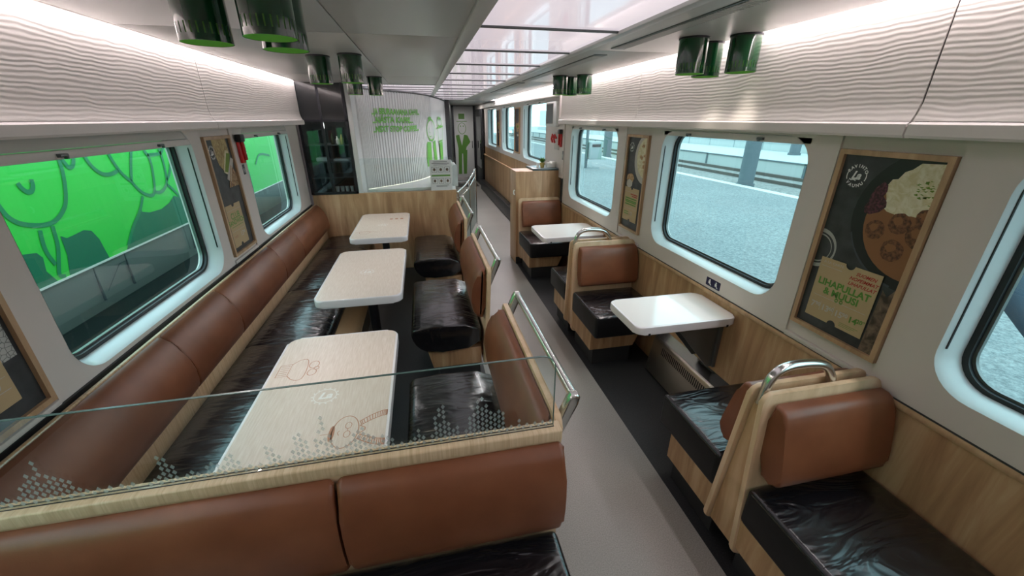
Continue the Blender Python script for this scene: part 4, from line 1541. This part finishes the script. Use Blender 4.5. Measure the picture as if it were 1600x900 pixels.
hammer('L', 3.385, 1.452, 'red emergency hammer on the left wall beside the club sandwich poster')
hammer('R', 4.80, 1.44, 'red emergency hammer on the right wall behind the far benches')
RV = empty('emergency_valve', (1.6, 4.98, 1.42), 'red emergency handles on a grey plate under the wall monitor', 'emergency handle')
MB().box(XR - .022, XR - .011, 4.87, 5.04, 1.40, 1.60, .003).build('plate', 'blind_grey', RV)
for yq in (5.02, 4.93):
    MB().tube([(XR - .035, yq, 1.53), (XR - .045, yq + .03, 1.57), (XR - .05, yq + .045, 1.52), (XR - .045, yq + .02, 1.48)], .012, 8).build('handle', 'red_plastic', RV)


def sticker(side, y0, y1, z0, z1, label, bg_='navy', x=None):
    F = Flat(side, y0, z0, abs(y1 - y0), x if x is not None else (XR if side == 'R' else XL))
    wd, h = abs(y1 - y0), z1 - z0
    t = empty('sticker', F.f(0)(wd / 2, 0), label, 'sticker')
    MB().prism(rrect(0, wd, 0, h, .004, 2), F.f3, 0, .0012).build('label_sheet', bg_, t)
    g = F.f(.0016)
    mb = MB()
    for q in (0, 1):
        o_ = wd * (.27 + .46 * q)
        mb.poly(ell(o_ - .002, h * .74, wd * .05, wd * .05, 10), g)
        mb.poly([(o_ - wd * .10, h * .62), (o_ + wd * .04, h * .62), (o_ + wd * .05, h * .36), (o_ + wd * .13, h * .18), (o_ + wd * .07, h * .14), (o_ - wd * .02, h * .32), (o_ - wd * .09, h * .30)], g)
    mb.build('pictograms', 'print_white', t, False)
    return t


sticker('R', 1.968, 1.846, .818, .868, 'dark blue priority seat sticker with two seated figures under the near right window')
sticker('L', 3.365, 3.405, 1.372, 1.442, 'small dark sticker on the left wall under the red hammer', 'black_rubber')
sticker('R', 4.745, 4.785, 1.30, 1.40, 'tiny grey sticker strip below the right emergency hammer', 'grey_metal', XR - .010)

# ------------------------------------------------------------------ end of the corridor
tag(MB().box(-1.3, 2.0, YE, YE + .04, 0, 2.2).build('wall_front', 'grey_metal'), kind='structure')
tag(MB().box(.88, 1.62, YE - .08, YE, 2.09, 2.2).build('wall_front', 'trim_white'), kind='structure')
tag(MB().prism([(.53, 9.03), (.62, 9.03), (.90, YE), (.80, YE)], lambda u, v, a_: (u, v, a_), 0, 2.1).build('wall_far', 'dark_plinth'), kind='structure')
D = tag(MB().box(.965, 1.52, YE - .035, YE, .02, 2.08, .004).build('door_1', 'cabinet_white'), kind='structure')
mb = MB()
mb.box(.925, .965, YE - .06, YE, 0, 2.09)
mb.box(1.52, 1.57, YE - .06, YE, 0, 2.09)
mb.box(.925, 1.57, YE - .06, YE, 2.075, 2.10)
mb.build('door_frame', 'dark_metal', D)
MB().box(1.12, 1.44, YE - .09, YE - .08, 2.125, 2.165).build('display', 'black_rubber', D)
MB().tube([(1.47, YE - .07, .95), (1.47, YE - .07, 1.15)], .012, 8).build('door_handle', 'steel', D)
MB().box(.965, 1.52, YE - .045, YE - .035, .02, .14).build('kick_plate', 'steel', D)
gd = lambda u, v: (u, YE - .038, v)
mb = MB()
# plain figure in a green suit with a cup shaped hat
mb.poly([(1.00, 1.30), (1.10, 1.32), (1.17, 1.02), (1.24, 1.32), (1.34, 1.30), (1.42, 1.12), (1.30, .98), (1.28, .90), (1.32, .90), (1.28, .22), (1.19, .22), (1.19, .80), (1.16, .80), (1.13, .22), (1.04, .22), (1.06, .95)], gd)
mb.poly([(1.10, 1.74), (1.27, 1.74), (1.27, 1.88), (1.10, 1.88)], gd)
mb.ribbon([(1.04, 1.68), (1.34, 1.68)], .02, gd)
mb.build('door_figure', 'print_green', D, False)
mb = MB()
mb.ribbon(ell(1.19, 1.49, .11, .15, 24), .014, gd, closed=True)
mb.poly(ell(1.15, 1.55, .015, .02, 8), gd)
mb.poly(ell(1.23, 1.55, .015, .02, 8), gd)
mb.build('door_figure_face', 'print_green', D, False)
tag(MB().box(1.565, 1.60, 10.95, YE - .05, 0, 1.98, .004).build('door_2', 'dark_metal'), kind='structure')
MB().box(1.558, 1.565, 11.2, 12.1, .5, 1.8).build('pane', 'showcase_glass', bpy.data.objects['door_2'], False)
MB().tube([(1.53, 11.1, .75), (1.53, 11.1, 1.15)], .014, 8).build('door_handle', 'steel', bpy.data.objects['door_2'])
tag(MB().box(.9, 1.5, 11.4, 12.3, 0, .008).build('door_mat', 'black_rubber'), 'dark door mat on the floor before the end door', 'door mat')

# ------------------------------------------------------------------ outside, right: platforms
GZ = -.05
tag(MB().box(1.85, 8.86, -25, 60, GZ - .5, GZ).build('platform_surface', 'asphalt'), kind='structure')
tag(MB().box(8.86, 9.16, -25, 60, GZ - .5, GZ + .002).build('platform_edge', 'edge_line'), kind='structure')
tag(MB().box(9.16, 12.9, -25, 60, GZ - .6, -.16).build('track_bed', 'gravel'), kind='structure')
for x_, lb in ((10.9, 'nearer rusty rail of the track between the two platforms'), (12.1, 'farther rusty rail of the track between the two platforms')):
    tag(MB().box(x_ - .035, x_ + .035, -25, 60, -.16, -.06).build('rail', 'rail_rust'), lb, 'rail', 'track rails')
t = empty('far_platform', (14.5, 15, -.3), 'long raised second platform beyond the track', 'platform')
MB().box(12.9, 16.6, -25, 60, -.3, .315).build('platform_deck', 'platform_far', t)
MB().box(12.86, 12.9, -25, 60, -.18, .27).build('platform_wall', 'concrete_wall', t)
mb = MB()
for k in range(30):
    mb.box(12.82, 12.86, -22 + k * 2.6, -21.92 + k * 2.6, -.18, .31)
mb.box(12.82, 12.88, -25, 60, .27, .31)
mb.build('wall_ribs', 'pillar_grey', t)
t = empty('fence', (17, 15, .3), 'low grey panel fence behind the second platform', 'fence')
MB().box(16.62, 16.66, -25, 60, .315, .64).build('fence_panel', 'concrete_wall', t)
mb = MB()
for k in range(40):
    mb.box(16.605, 16.62, -22 + k * 2.0, -21.94 + k * 2.0, .316, .70)
mb.box(16.605, 16.62, -25, 60, .64, .68)
mb.build('fence_posts', 'bin_grey', t)
tag(MB().box(16.7, 30, -40, 90, -.3, .2).build('platform_surface', 'platform_far'), kind='structure')
t = empty('station_building', (31, 20, 0), 'long pale station building on the horizon behind the fence', 'building')
MB().box(31, 34, -40, 110, 0, 3.6).build('facade', 'concrete_wall', t)
mb = MB()
for k in range(40):
    mb.box(30.95, 31.0, -38 + k * 3.6, -36 + k * 3.6, 1.2, 2.6)
mb.build('window_row', 'pillar_grey', t)
for k, (py_, lb) in enumerate(((-8.5, 'grey round platform pillar out of view behind the camera side'), (1.1, 'grey round platform pillar beside the near right window'), (10.55, 'thick grey round platform pillar seen through the middle right window'),
                               (20.4, 'grey round platform pillar seen through the far right window'), (30.2, 'grey round platform pillar seen through the corridor windows'))):
    if k < 2:
        continue
    t = empty('platform_pillar', (9.42, py_, GZ), lb, 'pillar', 'round platform pillars')
    MB().cyl((9.42, py_), .21, GZ - .1, 4.6, 32).build('shaft', 'pillar_grey', t)
    MB().cyl((9.42, py_), .25, GZ - .1, GZ + .02, 32).build('base_ring', 'pillar_grey', t)
t = empty('platform_pillar', (15.6, 15.1, .315), 'grey pillar standing on the second platform beyond the track', 'pillar', 'round platform pillars')
MB().cyl((15.6, 15.1), .2, .315, 4.6, 24).build('shaft', 'pillar_grey', t)
MB().cyl((15.6, 15.1), .24, .316, .40, 24).build('base_ring', 'pillar_grey', t)
# litter bin and lattice post
t = empty('litter_bin', (6.5, 15.5, GZ), 'grey litter bin on a post seen through the far right window', 'litter bin')
MB().box(6.36, 6.86, 15.3, 15.7, .28, .93, .03, 3).build('bin_body', 'bin_grey', t)
MB().box(6.44, 6.78, 15.285, 15.30, .74, .84).build('bin_opening', 'black_rubber', t)
MB().tube([(6.30, 15.5, GZ - .02), (6.30, 15.5, 2.2)], .055, 12).build('bin_post', 'pillar_grey', t)
t = empty('lattice_mast', (5.95, 15.8, GZ), 'grey lattice mast beside the litter bin on the platform', 'mast')
for dx_ in (-.13, .13):
    MB().box(5.95 + dx_ - .03, 5.95 + dx_ + .03, 15.75, 15.85, GZ - .02, 4).build('mast_leg', 'pillar_grey', t)
mb = MB()
for k in range(14):
    z = GZ + .15 + k * .27
    s2 = 1 if k % 2 else -1
    mb.tube([(5.95 - s2 * .12, 15.8, z), (5.95 + s2 * .12, 15.8, z + .27)], .018, 6)
mb.build('lattice', 'bin_grey', t)
# shrubs far beyond the corridor windows
for (sx, sy, sr, lb) in ((24, 62, 2.2, 'green bush on the horizon, seen through a corridor window'), (25, 74, 2.8, 'larger green bush on the horizon behind the first one')):
    mb = MB()
    rb = random.Random(int(sy))
    for k in range(420):
        v_ = Vector((rb.gauss(0, 1), rb.gauss(0, 1), rb.gauss(0, 1))).normalized() * sr * rb.uniform(.6, 1)
        c_ = Vector((sx, sy, sr * .8)) + v_
        n_ = Vector((rb.uniform(-1, 1), rb.uniform(-1, 1), rb.uniform(-1, 1))).normalized()
        a_ = n_.orthogonal().normalized() * .28
        b2_ = n_.cross(a_)
        mb.bm.faces.new([mb.bm.verts.new(c_ + q) for q in (a_, b2_, -a_, -b2_)])
    tag(mb.build('bush', 'foliage', None, False), lb, 'bush')

# ------------------------------------------------------------------ outside, left: green railcar on the next track
TX = -3.30
tag(MB().box(-9, XL - .14, -25, 60, -1.25, -1.15).build('track_bed', 'gravel'), kind='structure')
TR = empty('green_train', (TX - 1.4, 8, -1.1), 'bright green railcar with dark green cartoon drawings on the next track', 'train')
MB().prism([(TX, .40), (TX - .005, 1.65), (TX - .08, 2.10), (TX - .40, 2.50), (TX - 1.0, 2.68), (TX - 1.8, 2.68), (TX - 2.4, 2.50), (TX - 2.8, 1.65), (TX - 2.8, .40)], lambda u, v, a_: (u, a_, v), -14, 24).build('car_body', 'train_green', TR)
MB().prism([(TX - .01, .388), (TX - .03, .05), (TX - .10, -.10), (TX - 2.7, -.10), (TX - 2.79, .388)], lambda u, v, a_: (u, a_, v), -14, 24).build('skirt', 'train_grey', TR)
MB().box(TX - .005, TX + .008, -14, 24, .386, .404).build('belt_line', 'trim_white', TR)
MB().box(TX - 2.5, TX - .35, -14, 24, -1.0, -.10).build('underframe', 'train_dark', TR)
mb = MB()
for y_ in (3.2, 4.55, 5.02, 6.4, 7.9):
    mb.box(TX - .03, TX - .008, y_, y_ + .012, .02, .385)
mb.ribbon([(4.62, .10), (4.90, .30), (5.0, .30), (5.0, .12)], .012, lambda u, v: (TX - .008, u, v))
mb.build('skirt_joints', 'train_dark', TR)
for k, y_ in enumerate((-2, 3.0, 9.5, 14)):
    MB().tube([(TX - .55, y_, -.72), (TX - .42, y_, -.72)], .42, 28).build('wheel', 'dark_metal', TR)
# stand-in ledge by our own car for the bluish band low in the window
LG = tag(MB().box(XL - .9, XL - .45, -25, 60, -1.15, -.62, .02).build('bluish_ledge', 'train_blue'), 'low bluish stand-in ledge between the two trains', 'ledge')
lines = {
    'face': [(4.70, 1.60), (4.674, 1.393), (4.664, 1.302), (4.616, 1.153), (4.559, 1.036), (4.505, 0.975), (4.401, 0.91), (4.312, 0.884), (4.208, 0.891), (4.104, 0.919), (4.026, 0.953), (3.975, 1.0), (3.945, 1.055), (3.90, 1.3), (3.92, 1.6)],
    'mouth': [(4.174, 1.259), (4.188, 1.211), (4.224, 1.173), (4.266, 1.175), (4.302, 1.215), (4.31, 1.271)],
    'neck1': [(4.175, 0.857), (4.145, 0.742), (4.14, 0.65), (4.173, 0.543)],
    'neck2': [(4.309, 0.861), (4.293, 0.763), (4.272, 0.673), (4.2, 0.534), (4.153, 0.436), (4.217, 0.412)],
    'vee': [(4.69, 1.42), (4.723, 1.373), (4.743, 1.317), (4.8, 1.326), (4.839, 1.378), (4.86, 1.45)],
    'loop': [(4.98, 1.45), (5.001, 1.372), (5.038, 1.293), (5.119, 1.22), (5.207, 1.197), (5.319, 1.206), (5.387, 1.229)],
    'p1': [(5.30, 1.50), (5.387, 1.229), (5.494, 1.114), (5.54, 1.085)],
    'p2': [(5.54, 1.089), (5.60, 1.22), (5.719, 1.42)],
    'p3': [(5.535, 1.08), (5.584, 1.005), (5.665, 0.922), (5.803, 0.868), (5.886, 0.907), (5.958, 1.073), (6.016, 1.292), (5.94, 1.40)],
    'p3b': [(5.98, 1.34), (6.10, 1.335), (6.277, 1.333), (6.36, 1.42)],
    'p4': [(5.886, 0.907), (6.01, 0.88), (6.153, 0.94), (6.215, 1.018), (6.266, 1.249), (6.248, 1.40)],
    'p5': [(6.209, 1.008), (6.33, 1.092), (6.46, 1.276)],
    'p6': [(6.179, 0.958), (6.296, 0.862), (6.42, 0.70)],
    'stem': [(5.634, 0.897), (5.496, 0.742), (5.304, 0.626), (5.109, 0.44)],
    'm1': [(7.6, 1.45), (7.9, 1.38), (8.3, 1.36), (8.7, 1.45)], 'm2': [(8.0, .45), (8.05, .9), (8.5, 1.15), (9.0, 1.2)], 'm3': [(9.3, .9), (9.6, 1.1), (10.2, 1.0)],
    'm4': [(2.6, .6), (2.9, 1.2), (3.4, 1.5)]}
mb = MB()
gt = lambda u, v: (TX + .004, u, v)
for nm_, P_ in lines.items():
    sp_ = [(q.x, q.y) for q in smooth_path([(a_, b__, 0) for a_, b__ in P_], 2)]
    mb.ribbon(sp_, .040, gt)
mb.build('line_drawing', 'train_line', TR, False)
mb = MB()
gt2 = lambda u, v: (TX + .003, u, v)
mb.poly([(4.343, 0.760), (4.40, 0.725), (4.52, .735), (4.62, .745), (4.705, 0.715), (4.757, 0.617), (4.775, 0.489), (4.79, 0.405), (4.26, 0.405), (4.326, 0.582)], gt2)
mb.poly([(3.90, 0.720), (4.052, 0.690), (4.088, 0.636), (4.06, 0.519), (4.12, 0.405), (3.90, 0.405)], gt2)
mb.poly([(5.649, 0.895), (5.56, 0.80), (5.525, 0.736), (5.653, 0.699), (5.898, 0.691), (6.09, .73), (6.253, 0.80), (6.395, 0.742), (6.52, 0.60), (6.55, .405), (5.06, 0.405), (5.109, 0.44), (5.328, 0.64)], gt2)
mb.poly([(8.1, .405), (8.15, .8), (8.6, .95), (8.9, .8), (8.9, .405)], gt2)
mb.build('dark_shapes', 'train_dark_green', TR, False)

# ------------------------------------------------------------------ person walking on the platform
PR = empty('person', (3.5, 1.66, GZ), 'person in dark jacket and jeans walking past outside the near right window', 'person')


def skin(name, nodes, edges, m, parent, sub=2, root=0):
    me = bpy.data.meshes.new(name)
    me.from_pydata([n_[0] for n_ in nodes], edges, [])
    o = bpy.data.objects.new(name, me)
    COL.objects.link(o)
    md = o.modifiers.new('skin', 'SKIN')
    for i, n_ in enumerate(nodes):
        sv = me.skin_vertices[0].data[i]
        r_ = n_[1]
        sv.radius = r_ if isinstance(r_, tuple) else (r_, r_)
        sv.use_root = (i == root)
    sb = o.modifiers.new('sub', 'SUBSURF')
    sb.levels = sb.render_levels = sub
    dg = bpy.context.evaluated_depsgraph_get()
    me2 = bpy.data.meshes.new_from_object(o.evaluated_get(dg))
    bpy.data.objects.remove(o)
    me2.materials.clear()
    return link(name, me2, m, parent, True, 180)


px, py, g0 = 3.5, 1.66, GZ
hipz = .93 + g0
body = [((px, py, hipz), .125), ((px, py, hipz + .14), (.15, .115)), ((px, py - .01, hipz + .36), (.17, .12)), ((px, py - .015, hipz + .50), (.12, .09)), ((px, py - .02, hipz + .57), .055), ((px, py - .03, hipz + .62), .055),
        ((px + .19, py - .01, hipz + .47), .058), ((px + .22, py + .10, hipz + .22), .045), ((px + .20, py - .02, hipz + .03), .034),
        ((px - .19, py - .01, hipz + .47), .058), ((px - .22, py - .10, hipz + .22), .045), ((px - .20, py - .20, hipz + .05), .034)]
skin('body', [((px, py - .02, hipz + .52), .06), ((px, py - .03, hipz + .60), .055), ((px, py - .035, hipz + .67), (.062, .07)), ((px, py - .035, hipz + .76), (.075, .092)), ((px, py - .03, hipz + .83), (.06, .075))], [(0, 1), (1, 2), (2, 3), (3, 4)], 'skin', PR)
skin('jacket', body[:4] + body[6:], [(0, 1), (1, 2), (2, 3), (2, 4), (4, 5), (5, 6), (2, 7), (7, 8), (8, 9)], 'jacket', PR)
leg = [((px, py, hipz + .02), .125), ((px + .09, py + .04, hipz - .06), .100), ((px + .09, py + .27, g0 + .53), .070), ((px + .09, py + .50, g0 + .16), .046),
       ((px - .09, py - .10, hipz - .06), .090), ((px - .09, py - .42, g0 + .56), .066), ((px - .09, py - .52, g0 + .11), .046)]
skin('jeans', leg, [(0, 1), (1, 2), (2, 3), (0, 4), (4, 5), (5, 6)], 'denim', PR)
MB().box(px + .045, px + .135, py + .33, py + .55, g0 + .03, g0 + .13, .03, 3).build('shoe', 'shoe', PR)
MB().box(px - .135, px - .045, py - .70, py - .47, g0 + .001, g0 + .095, .03, 3).build('shoe', 'shoe', PR)
skin('hair', [((px, py - .01, hipz + .86), (.075, .085)), ((px, py + .035, hipz + .78), (.07, .05))], [(0, 1)], 'hair', PR)
